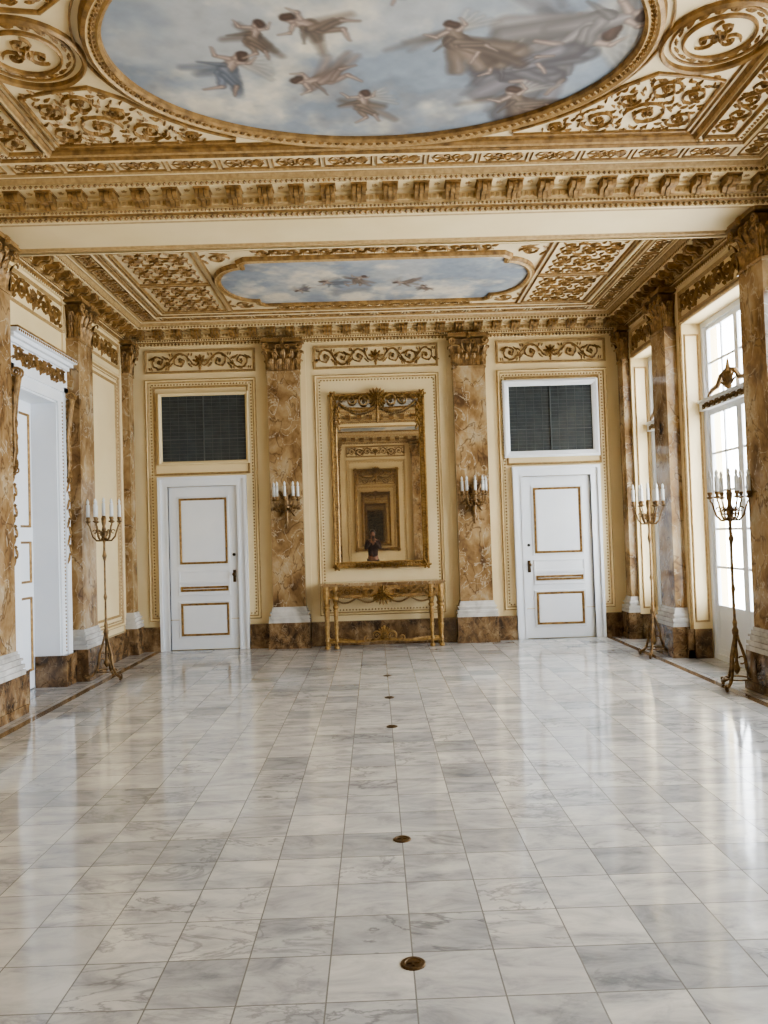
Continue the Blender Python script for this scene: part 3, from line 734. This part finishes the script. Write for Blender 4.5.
# ------------------------------------------------------------ paintings
def vnoise(h,w,cells,seed):
    rs=np.random.RandomState(seed); g=rs.rand(cells+2,int(cells*w/h)+3)
    y=np.linspace(0,cells,h); x=np.linspace(0,cells*w/h,w)
    yi=y.astype(int); xi=x.astype(int); fy=(y-yi); fx=(x-xi); fy=fy*fy*(3-2*fy); fx=fx*fx*(3-2*fx)
    fy=fy[:,None]; fx=fx[None,:]
    a=g[yi][:,xi]; b=g[yi][:,xi+1]; c=g[yi+1][:,xi]; d=g[yi+1][:,xi+1]
    return (a*(1-fx)+b*fx)*(1-fy)+(c*(1-fx)+d*fx)*fy
def fbm(h,w,c,seed,o=5):
    s=0;t=0
    for i in range(o): s=s+vnoise(h,w,c*2**i,seed+i)*0.55**i; t+=0.55**i
    return s/t
def painting(name,cy,hx,hy,inside,figs,seed,label,step=.0085):
    nx=int(2*hx/step); ny=int(2*hy/step)
    X=np.linspace(-hx,hx,nx); Y=np.linspace(-hy,hy,ny); XX,YY=np.meshgrid(X,Y)
    n1=fbm(ny,nx,3,seed); n2=fbm(ny,nx,5,seed+20); n3=fbm(ny,nx,24,seed+40,4)
    blue=np.array([134,143,154.]); grey=np.array([162,164,166.]); cream=np.array([208,199,182.]); dk=np.array([106,111,121.])
    t=np.clip((n1-.40)*5,0,1)[...,None]; C=blue*(1-t)+grey*t
    t=np.clip((n2-.48)*5,0,1)[...,None]*.9; C=C*(1-t)+cream*t
    t=(np.clip((.46-n1)*6,0,1)*np.clip((n2-.35)*4,0,1))[...,None]*.7; C=C*(1-t)+dk*t
    C=C*(0.93+0.14*n3[...,None])
    wob=(n3-.5)*.035; wob2=(n2-.5)*.03
    def stroke(p,q,r1,r2,col,al=1.0,soft=.011):
        nonlocal C
        px,py=p;qx,qy=q; m=max(r1,r2)+.06
        i0,i1=np.searchsorted(Y,[min(py,qy)-m,max(py,qy)+m]); j0,j1=np.searchsorted(X,[min(px,qx)-m,max(px,qx)+m])
        if i1<=i0 or j1<=j0: return
        x=XX[i0:i1,j0:j1]+wob[i0:i1,j0:j1]; y=YY[i0:i1,j0:j1]+wob2[i0:i1,j0:j1]
        dx,dy=qx-px,qy-py; L=dx*dx+dy*dy+1e-9; tt=np.clip(((x-px)*dx+(y-py)*dy)/L,0,1)
        d=np.hypot(x-px-tt*dx,y-py-tt*dy)-(r1+(r2-r1)*tt)
        a=(np.clip(.5-d/soft/2,0,1)*al)[...,None]
        sh=(0.76+0.38*np.clip(-d/max(r1,r2,.01),0,1))[...,None]
        C[i0:i1,j0:j1]=C[i0:i1,j0:j1]*(1-a)+np.array(col)*sh*a
    def sc_(c,k): return tuple(v*k for v in c)
    for (fx,fy,s,rot,robe,kind) in figs:
        fy=fy-cy
        ca,sa=math.cos(rot),math.sin(rot)
        T=lambda u,v:(fx+s*(u*ca-v*sa),fy-s*(u*sa+v*ca))
        flesh=(150,132,122); hair=(74,58,50)
        rs=random.Random(int(fx*100+fy*37+seed))
        if kind=='robe':
            for k in range(10):
                a=rs.uniform(-.6,.6); l=rs.uniform(.5,1.2)
                stroke(T(.0,-.1),T(.25+a*.8,-.1-l*.7),s*.13,s*rs.uniform(.05,.17),sc_(robe,rs.uniform(.7,1.2)),.85,.025)
            for k in range(3): stroke(T(-.05,.1),T(rs.uniform(-.9,-.3),rs.uniform(-.1,.25)),s*.07,s*.03,sc_(robe,.85),.5,.03)
        if kind in('wing','robe'):
            for k in range(5): stroke(T(.05,.15),T(.25+.08*k,.46-.09*k),s*.06,s*.03,(180-6*k,174-6*k,166-6*k),.6,.02)
        if kind in('plain','wing'):
            for k in range(6): stroke(T(.05,-.05),T(rs.uniform(-.4,.7),rs.uniform(-.5,.1)),s*.09,s*.05,sc_(robe,rs.uniform(.75,1.15)),.7,.025)
        stroke(T(0,.12),T(.06,-.18),s*.085,s*.08,flesh if kind!='robe' else robe)
        stroke(T(.03,-.2),T(.22,-.42),s*.075,s*.05,sc_(robe,1.1)); stroke(T(.22,-.42),T(.1,-.62),s*.04,s*.022,flesh)
        stroke(T(.08,-.2),T(.34,-.3),s*.07,s*.05,sc_(robe,.95)); stroke(T(.34,-.3),T(.46,-.48),s*.038,s*.02,sc_(flesh,.9))
        stroke(T(-.06,.12),T(-.22,.06),s*.042,s*.032,flesh); stroke(T(-.22,.06),T(-.34,.16),s*.03,s*.016,flesh)
        stroke(T(.06,.12),T(.16,.2),s*.04,s*.03,flesh); stroke(T(.16,.2),T(.14,.34),s*.028,s*.014,flesh)
        stroke(T(-.02,.18),T(-.03,.26),s*.05,s*.055,flesh); stroke(T(-.01,.28),T(.05,.23),s*.066,s*.062,hair,.97)
        stroke(T(.0,-.1),T(.3,-.22),s*.07,s*.03,sc_(robe,1.0),.85)
        stroke(T(-.04,-.02),T(-.3,-.2),s*.05,s*.015,sc_(robe,.85),.75)
    C=np.clip(C,0,255)/255; lin=np.where(C<=.04045,C/12.92,((C+.055)/1.055)**2.4)
    col=np.ones((ny,nx,4)); col[...,:3]=lin
    vs=np.zeros((ny,nx,3)); vs[...,0]=XX; vs[...,1]=YY
    idx=np.arange(nx*ny).reshape(ny,nx)
    cxm=(XX[:-1,:-1]+XX[1:,1:])/2; cym=(YY[:-1,:-1]+YY[1:,1:])/2; msk=inside(cxm,cym)
    q=np.stack([idx[:-1,:-1],idx[1:,:-1],idx[1:,1:],idx[:-1,1:]],-1)[msk]
    me=bpy.data.meshes.new(name); me.vertices.add(nx*ny); me.vertices.foreach_set('co',vs.ravel())
    nf=len(q); me.loops.add(nf*4); me.loops.foreach_set('vertex_index',q.ravel().astype(np.int32))
    me.polygons.add(nf); me.polygons.foreach_set('loop_start',np.arange(nf,dtype=np.int32)*4); me.polygons.foreach_set('loop_total',np.full(nf,4,dtype=np.int32))
    me.update(calc_edges=True); ca_=me.color_attributes.new('Col','FLOAT_COLOR','POINT'); ca_.data.foreach_set('color',col.ravel().astype(np.float32))
    me.materials.append(FRESCO); me.validate()
    o=bpy.data.objects.new(name,me); S.collection.objects.link(o); o.location=(0,cy,ZC-.022)
    tag(o,label,'ceiling painting'); return o
G=(112,108,112); BR=(112,98,88); BL=(104,110,122); RO=(128,112,104); G2=(126,120,118)
figs=[(1.3,5.0,.85,-.9,G,'robe'),(1.45,4.75,.75,-1.3,G2,'robe'),(1.02,5.62,.55,.4,BR,'robe'),(.85,5.2,.5,1.1,G,'robe'),(.5,4.88,.5,.3,BR,'robe'),
 (-.1,5.6,.46,-.3,BR,'wing'),(-.4,5.34,.5,1.4,RO,'plain'),(-.95,5.12,.55,-.8,BL,'wing'),(-.42,4.74,.5,.9,BR,'plain'),(-.75,4.8,.42,-.5,BR,'plain'),
 (1.0,4.3,.5,2.2,G,'robe'),(0,4.3,.45,.2,BL,'wing'),(-.9,4.3,.4,2.5,RO,'plain')]
painting('ceiling_painting',YM,EA+.01,EB+.01,lambda x,y:(x/(EA+.008))**2+(y/(EB+.008))**2<1,figs,11,'oval ceiling painting of winged figures among clouds')
ins=lambda x,y:((abs(x)<1.475)&(abs(y)<.81)&((abs(x)<1.43)|(abs(y)<.77)))|((abs(y)<.605)&(((np.maximum(abs(x)-1.5,0))/.345)**2+(y/.605)**2<1))
painting('ceiling_painting',CYF,1.86,.82,ins,[(-.55,CYF+.05,.42,.9,BL,'wing'),(-.2,CYF-.1,.42,-.7,BR,'plain'),(.35,CYF+.1,.40,1.5,BR,'wing'),(.6,CYF+.3,.3,0,BR,'plain'),(-.9,CYF+.3,.3,1.9,G,'wing')],60,'oblong ceiling painting of sky with small winged figures',.01)
painting('ceiling_painting',2*YM-CYF,1.86,.82,ins,[(-.3,2*YM-CYF,.3,.9,RO,'wing'),(.6,2*YM-CYF,.3,-.9,RO,'wing')],80,'oblong ceiling painting of clouds over the facing wall',.03)

# ------------------------------------------------------------ mirror
def make_mirror():
    root=empty('mirror',(0,YB,0),PI)
    g=F((0,0,0),(1,0,0),(0,0,1),(0,1,0)); x=.68; z0,z1=1.09,3.6
    mb=MB(); frect(mb,g,-x,x,z0,z1,[(0,.0),(0,.06),(.015,.085),(.035,.08),(.045,.06),(.065,.055),(.075,.07),(.09,.05),(.095,.02)],0,mlist=[0,0,0,0,1,0,0,0])
    g2=F((0,.062,0),(1,0,0),(0,0,1),(0,1,0)); beadrect(mb,g2,-x+.055,x-.055,z0+.055,z1-.055,.04,.016,.016)
    g3=F((0,.083,0),(1,0,0),(0,0,1),(0,1,0)); beadrect(mb,g3,-x+.025,x-.025,z0+.025,z1-.025,.045,.014,.012)
    for sx in (-1,1):
        for zz in (z0+.03,z1-.03): rosette(mb,g3,(sx*(x-.04),zz),.07,.03,6)
    mk(mb,'frame',[GOLDB,TAN],root)
    mb=MB(); mb.box(-x+.085,x-.085,.012,.024,z0+.085,z1-.085); mk(mb,'mirror_glass',[MIRROR],root)
    mb=MB(); h=F((0,.085,0),(1,0,0),(0,0,1),(0,1,0))
    for a in np.linspace(-1.3,1.3,9): leaf(mb,h,(0,3.5),PI/2+a,.18,.06,.05)
    for a in np.linspace(-1.2,1.2,7): leaf(mb,h,(0,3.5),-PI/2+a,.14,.05,.05)
    rosette(mb,h,(0,3.5),.08,.07,8)
    for sx in (-1,1):
        q=F(h.O,h.U*sx,h.V,h.N)
        spiral(mb,q,(.19,3.48),.095,1,PI,1.5,.014,.04,0,10); spiral(mb,q,(.37,3.50),.07,-1,PI,1.4,.011,.035,0,9); spiral(mb,q,(.52,3.52),.05,1,PI,1.4,.009,.03,0,8)
        pts=[(.05+.5*t,3.38-.10*math.sin(PI*t)+.08*t) for t in np.linspace(0,1,14)]
        ribbon(mb,q,pts,.014,.03)
        for k,(a,b) in enumerate(pts): rosette(mb,q,(a,b),.028,.04,5,a0=k)
        pts=[(.57,3.46-.32*t) for t in np.linspace(0,1,8)]
        for k,(a,b) in enumerate(pts): leaf(mb,q,(a,b),-PI/2+.3*(-1)**k,.08,.045,.03)
    for k in range(4): leaf(mb,h,(0,3.42-.05*k),-PI/2,.1,.06,.04)
    mk(mb,'crest',[GOLDB],root)
    mb=MB(); rinceau(mb,h,-.35,.35,z0-.02,z0+.08,0,.025); mk(mb,'lower_ornament',[GOLDB],root)
    return root
M=make_mirror(); tag(M,'tall rectangular wall mirror in carved gilt frame with crest','mirror','facing wall mirrors')
M2=copy_tree(M,(0,YR,0),0); tag(M2,'tall gilt framed wall mirror on the facing wall','mirror','facing wall mirrors')

# ------------------------------------------------------------ console table
root=empty('console_table',(0,YB-.30,0)); tag(root,'narrow gilt console table with marble top under the mirror','console table')
hx,hy=.86,.19
mb=MB(); mb.box(-hx,hx,-hy,hy,.882,.905); mb.box(-hx+.015,hx-.015,-hy+.015,hy-.015,.86,.882); mk(mb,'table_top',[MARB],root)
mb=MB(); AZ=.70
for y in (-hy+.03,hy-.05): mb.box(-hx+.04,hx-.04,y,y+.02,AZ,.86)
for x in (-hx+.03,hx-.05): mb.box(x,x+.02,-hy+.03,hy-.03,AZ,.86)
g=F((0,-hy+.03,0),(1,0,0),(0,0,1),(0,-1,0)); rinceau(mb,g,-hx+.12,-.12,AZ+.01,.84,1,.025,centre=False); rinceau(mb,g,.12,hx-.12,AZ+.01,.84,1,.025,centre=False)
beads(mb,g,(-hx+.04,.852),(hx-.04,.852),.04,.012,.012,1); beads(mb,g,(-hx+.04,AZ),(hx-.04,AZ),.03,.012,.014,1)
for a in np.linspace(-1.4,1.4,9): leaf(mb,g,(0,.75),-PI/2+a,.17,.05,.05,1)
rosette(mb,g,(0,.78),.08,.06,8,1)
for sx in (-1,1):
    q=F(g.O,g.U*sx,g.V,g.N)
    for u0 in (.06,.38):
        pts=[(u0+.30*t,AZ-.01-.06*math.sin(PI*t)) for t in np.linspace(0,1,12)]
        ribbon(mb,q,pts,.010,.02,1)
        for k,p in enumerate(pts): rosette(mb,q,p,.018,.03,5,1,a0=k)
mk(mb,'apron',[GOLD,GOLDB],root)
legp=[(.026,0),(.038,.01),(.038,.03),(.020,.05),(.018,.09),(.030,.11),(.026,.13),(.020,.15),(.025,.25),(.034,.30),(.025,.33),(.034,.52),(.026,.545),(.042,.57),(.042,.59),(.028,.61),(.042,.66),(.046,.70),(.046,.86)]
lm=MB(); lm.lathe(legp,12)
l0=mk(lm,'leg',[GOLDB],root,(-hx+.07,-hy+.06,0))
for x,y in ((-hx+.2,-hy+.06),(hx-.2,-hy+.06),(hx-.07,-hy+.06),(-hx+.07,hy-.06),(hx-.07,hy-.06)):
    c=l0.copy(); S.collection.objects.link(c); c.location=(x,y,0); c.parent=root
mb=MB()
for sx in (-1,1):
    mb.tube([(sx*(hx-.07),-hy+.06,.10),(sx*.6,-hy+.06,.10),(sx*.42,-hy+.06,.09),(sx*.2,-.12,.10),(0,-.12,.11)],.02,6)
    mb.tube([(sx*(hx-.07),hy-.06,.10),(sx*.6,hy-.1,.10),(sx*.4,-.02,.09)],.018,6)
    mb.box(min(sx*(hx-.21),sx*(hx-.06)),max(sx*(hx-.21),sx*(hx-.06)),-hy+.045,-hy+.075,.08,.11)
g=F((0,-.15,0),(1,0,0),(0,0,1),(0,-1,0))
for sx in (-1,1):
    q=F(g.O,g.U*sx,g.V,g.N); spiral(mb,q,(.11,.17),.07,1,PI,1.5,.014,.04,0,9); spiral(mb,q,(.24,.14),.05,-1,PI,1.4,.012,.03,0,8)
for a in np.linspace(-1.0,1.0,7): leaf(mb,g,(0,.17),PI/2+a,.13,.04,.04)
rosette(mb,g,(0,.18),.06,.06,8)
mb.lathe([(.03,.09),(.06,.11),(.07,.15),(.04,.19),(.025,.23),(.035,.26),(.012,.30)],12,0,(0,-.06,0))
mk(mb,'stretcher',[GOLDB],root)

# ------------------------------------------------------------ candelabra
def candle_mesh():
    mb=MB(); mb.lathe([(.020,0),(.020,.145),(.010,.147),(.013,.16),(.016,.175),(.012,.195),(.003,.212)],10)
    return mb
def make_cand():
    root=empty('floor_candelabrum')
    mb=MB()
    for k in range(3):
        a=2*PI*k/3+PI/2; c,s=math.cos(a),math.sin(a)
        prof=[(.012,.54),(.025,.46),(.05,.38),(.075,.29),(.085,.20),(.11,.12),(.15,.065),(.20,.045),(.235,.035),(.245,.06),(.225,.075)]
        mb.tube([(r*c,r*s,z) for r,z in prof],[.010,.012,.014,.015,.015,.015,.016,.018,.016,.011,.007],7)
        mb.ball((.215*c,.215*s,.018),.018,0,7,4)
        mb.tube([((.045+.03*math.cos(t))*c,(.045+.03*math.cos(t))*s,.27+.035*math.sin(t)) for t in np.linspace(-2,2.6,10)],.007,5)
        b=a+2*PI/3
        mb.tube([(.12*math.cos(a+(b-a)*t),.12*math.sin(a+(b-a)*t),.10) for t in np.linspace(0,1,7)],.008,5)
    mb.lathe([(.01,.14),(.022,.16),(.034,.19),(.022,.22),(.013,.27),(.018,.32),(.011,.4)],12)
    mk(mb,'base',[BRONZE],root,smooth=True)
    mb=MB(); mb.lathe([(.012,.38),(.015,.48),(.028,.52),(.030,.55),(.017,.58),(.022,.62),(.013,.66),(.011,.9),(.016,.92),(.022,.94),(.016,.96),(.011,.98),(.010,1.35),(.018,1.38),(.026,1.41),(.018,1.44),(.012,1.48),(.012,1.56),(.026,1.6),(.034,1.66),(.026,1.71),(.016,1.75),(.026,1.79),(.030,1.84),(.020,1.87)],12)
    mk(mb,'pole',[BRONZE],root,smooth=True)
    am=MB(); R=.17
    am.tube([(.015,0,1.62),(.04,0,1.585),(.08,0,1.585),(.12,0,1.63),(.14,0,1.70),(.155,0,1.75),(R,0,1.77),(R,0,1.80)],[.010,.011,.011,.010,.009,.008,.008,.008],6)
    am.tube([(.045+.028*math.cos(t),0,1.665+.028*math.sin(t)) for t in np.linspace(-1.5,3.9,10)],.007,5)
    am.tube([(.10+.02*math.cos(t),0,1.69+.02*math.sin(t)) for t in np.linspace(0,5,9)],.006,5)
    am.lathe([(.006,1.785),(.032,1.80),(.035,1.808),(.016,1.813),(.014,1.82),(.024,1.84),(.023,1.855)],9,0,(R,0,0))
    a0=None;c0=None
    n=6
    cm=candle_mesh()
    for k in range(n):
        ang=2*PI*k/n+.3
        if a0 is None:
            a0=mk(am,'arm',[BRONZE],root,rz=ang,smooth=True); c0=mk(cm,'candle',[CANDLE],root,(R*math.cos(ang),R*math.sin(ang),1.85),smooth=True)
        else:
            c=a0.copy(); S.collection.objects.link(c); c.rotation_euler=(0,0,ang)
            c=c0.copy(); S.collection.objects.link(c); c.location=(R*math.cos(ang),R*math.sin(ang),1.85)
    c=c0.copy(); S.collection.objects.link(c); c.location=(0,0,1.87)
    return root
K=make_cand()
K.location=(-3.20,9.23,0); tag(K,'tall gilt bronze candelabrum on tripod base beside the white door','floor candelabrum','floor candelabra')
k2=copy_tree(K,(3.2,9.56,0),.5); tag(k2,'tall gilt bronze candelabrum on tripod base beside a marble pilaster','floor candelabrum','floor candelabra')
k3=copy_tree(K,(3.27,7.52,0),.2); tag(k3,'tall gilt bronze candelabrum on tripod base by french window','floor candelabrum','floor candelabra')
def make_sconce():
    root=empty('candle_sconce'); mb=MB(); g=F((0,.0,0),(1,0,0),(0,0,1),(0,1,0))
    mb.lathe([(.001,-.36),(.02,-.33),(.012,-.3),(.03,-.25),(.022,-.2),(.035,-.12),(.05,-.05),(.04,.02),(.028,.1),(.035,.14),(.015,.2),(.004,.24)],10,0,(0,.052,0))
    for a in np.linspace(-1.2,1.2,5): leaf(mb,g,(0,0),-PI/2+a,.22,.07,.03); 
    for a in (-.5,0,.5): leaf(mb,g,(0,.0),PI/2+a,.24,.07,.03)
    mk(mb,'backplate',[BRONZE],root,smooth=False)
    am=MB(); R=.17
    am.tube([(.02,0,-.03),(.06,0,-.1),(.11,0,-.1),(.15,0,-.05),(R,0,.02),(R,0,.05)],[.011,.011,.010,.009,.008,.008],6)
    am.tube([(.06+.028*math.cos(t),0,-.045+.028*math.sin(t)) for t in np.linspace(-1.5,3.6,9)],.006,5)
    am.lathe([(.006,.038),(.032,.05),(.035,.058),(.016,.063),(.024,.093),(.023,.103)],9,0,(R,0,0))
    a0=c0=None; cm=candle_mesh()
    for ang in (.15,.85,PI/2,PI-.85,PI-.15):
        loc=(R*math.cos(ang),.06+R*math.sin(ang),.1)
        if a0 is None: a0=mk(am,'arm',[BRONZE],root,(0,.06,0),ang,True); c0=mk(cm,'candle',[CANDLE],root,loc,smooth=True)
        else:
            c=a0.copy(); S.collection.objects.link(c); c.rotation_euler=(0,0,ang)
            c=c0.copy(); S.collection.objects.link(c); c.location=loc
    return root
SC=make_sconce(); SC.location=(-1.325,YB-.165,2.03); SC.rotation_euler=(0,0,PI); tag(SC,'gilt wall sconce with white candles on a marble pilaster','wall sconce','mirror wall sconces')
s2=copy_tree(SC,(1.325,YB-.165,2.03),PI); tag(s2,'gilt wall sconce with white candles on a marble pilaster','wall sconce','mirror wall sconces')

mb=MB(); mb.lathe([(.046,0),(.046,.003),(.041,.006),(.030,.006),(.028,.004),(.001,.004)],20)
mb.box(-.022,.022,-.004,.004,.003,.007); mb.box(-.004,.004,-.022,.022,.003,.007)
o0=None
for y in (2.92,4.1,6.5,7.66,8.85):
    if o0 is None: o0=o=mk(mb,'floor_outlet',[BRASS],None,(0,y,0))
    else: o=o0.copy(); S.collection.objects.link(o); o.location=(0,y,0)
    tag(o,'round dull brass outlet cover set in the marble floor','floor outlet','brass floor outlets')

# ------------------------------------------------------------ person (seen in the mirror)
def skin(name,V,E,Rr,mat,parent,rootv=0,sub=2,loc=(0,0,0)):
    me=bpy.data.meshes.new(name); me.from_pydata(V,E,[]); me.materials.append(mat)
    o=bpy.data.objects.new(name,me); S.collection.objects.link(o); o.parent=parent; o.location=loc
    md=o.modifiers.new('Skin','SKIN'); md.use_smooth_shade=True
    sv=me.skin_vertices[0].data
    for i,r in enumerate(Rr): sv[i].radius=r if hasattr(r,'__len__') else (r,r); sv[i].use_root=(i==rootv)
    s_=o.modifiers.new('Sub','SUBSURF'); s_.levels=sub; s_.render_levels=sub
    return o
PR=empty('person',(-.16,-.42,0)); tag(PR,'person in dark red top holding up a phone to photograph','person')
V=[(0,0,.92),(0,0,1.08),(0,0,1.28),(0,0,1.40),(0,.01,1.47),(0,.02,1.56),(0,.03,1.64)]
Rr=[(.15,.10),(.13,.09),(.15,.10),(.12,.08),(.05,.05),(.072,.085),(.06,.07)]
E=[(i,i+1) for i in range(6)]
def addv(p,r,fr):
    V.append(p); Rr.append(r); E.append((fr,len(V)-1)); return len(V)-1
for sx in (-1,1):
    a=addv((sx*.17,0,1.37),.055,3); a=addv((sx*.21,.08,1.17),.042,a); a=addv((sx*.10,.27,1.33),.032,a); h=addv((sx*.055,.33,1.40),.028,a)
    for k in range(4):
        z=1.46-.018*k; p=addv((sx*.05,.355,z-.01),.010,h); p=addv((sx*.042,.385,z),.009,p); addv((sx*.02,.40-.002*k,z+.003),.008,p)
    p=addv((sx*.05,.345,1.385),.010,h); addv((sx*.025,.355,1.40),.009,p)
    l=addv((sx*.09,0,.86),.09,0); l=addv((sx*.10,.02,.48),.058,l); l=addv((sx*.11,0,.09),.038,l); addv((sx*.12,.13,.03),.032,l)
skin('body',V,E,Rr,SKIN,PR,0,1)
V,Rr,E=[(0,0,.86),(0,0,1.08),(0,0,1.28),(0,0,1.41)],[(.175,.125),(.145,.105),(.165,.115),(.10,.08)],[(0,1),(1,2),(2,3)]
for sx in (-1,1):
    a=addv((sx*.17,0,1.375),.07,2); a=addv((sx*.215,.08,1.165),.056,a); a=addv((sx*.105,.26,1.325),.046,a); addv((sx*.065,.318,1.385),.040,a)
skin('top',V,E,Rr,CLOTH,PR,0,1)
V,Rr,E=[(0,0,.93)],[(.17,.12)],[]
for sx in (-1,1):
    l=addv((sx*.095,0,.82),.105,0); l=addv((sx*.10,.02,.48),.07,l); addv((sx*.11,0,.10),.055,l)
skin('trousers',V,E,Rr,CLOTHD,PR,0,1)
mb=MB(); mb.ball((0,0,1.635),.098,0,14,10,(.95,1.05,1.12)); mk(mb,'hair',[HAIR],PR,smooth=True)
mb=MB(); mb.ball((0,.045,1.60),.078,0,14,10,(.9,.9,1.25),); mk(mb,'face',[SKIN],PR,smooth=True)
mb=MB(); mb.ball((0,.118,1.595),.013,0,8,6,(.8,1,1.4)); mk(mb,'nose',[SKIN],PR,smooth=True)
mb=MB(); mb.ball((0,0,0),.010,0,8,6,(1.3,.6,.7)); e0=mk(mb,'eye',[HAIR],PR,(-.03,.108,1.615))
c=e0.copy(); S.collection.objects.link(c); c.location=(.03,.108,1.615)
mb=MB(); mb.box(-.022,.022,.103,.112,1.548,1.554); mk(mb,'mouth',[CLOTH],PR)
PH=empty('phone',(-.14,-.03,1.47)); tag(PH,'black smartphone held upright in both hands','phone')
mb=MB(); mb.box(-.036,.036,-.004,.004,-.075,.072); mk(mb,'phone_body',[BLACK],PH)
mb=MB(); mb.box(-.032,.032,-.0046,-.0041,-.068,.065); mk(mb,'phone_screen',[CANDLE],PH)

# ------------------------------------------------------------ light
S.view_settings.look='AgX - Medium High Contrast'
w=bpy.data.worlds.new('World'); S.world=w; w.use_nodes=True; nt=w.node_tree; bg=nt.nodes['Background']
tc=N(nt,'ShaderNodeTexCoord'); sp_=N(nt,'ShaderNodeSeparateXYZ'); nt.links.new(tc.outputs['Generated'],sp_.inputs[0])
r=ramp(nt,[(0.45,(0.84,0.86,0.84,1)),(0.55,(0.90,0.95,1.0,1))]); mr=N(nt,'ShaderNodeMapRange'); mr.inputs['From Min'].default_value=-1; nt.links.new(sp_.outputs['Z'],mr.inputs['Value'])
nt.links.new(mr.outputs[0],r.inputs['Fac']); nt.links.new(r.outputs['Color'],bg.inputs['Color']); bg.inputs['Strength'].default_value=19.0
for a,b in wins:
    L=bpy.data.lights.new('window_portal','AREA'); L.shape='RECTANGLE'; L.size=b-a; L.size_y=WTOP
    L.cycles.is_portal=True
    o=bpy.data.objects.new('window_portal',L); S.collection.objects.link(o); o.location=(W+.40,(a+b)/2,WTOP/2); o.rotation_euler=(PI/2,0,PI/2)
# ------------------------------------------------------------ camera
cam=bpy.data.cameras.new('camera'); co=bpy.data.objects.new('camera',cam); S.collection.objects.link(co)
cam.sensor_fit='HORIZONTAL'; cam.sensor_width=36; cam.lens=37.5; cam.clip_start=.02
R=Matrix.Rotation(math.radians(-.7),4,'Z')@Matrix.Rotation(math.radians(90+1.7),4,'X')@Matrix.Rotation(math.radians(-1.8),4,'Z')
co.matrix_world=Matrix.Translation((-.09,0,1.54))@R
S.camera=co
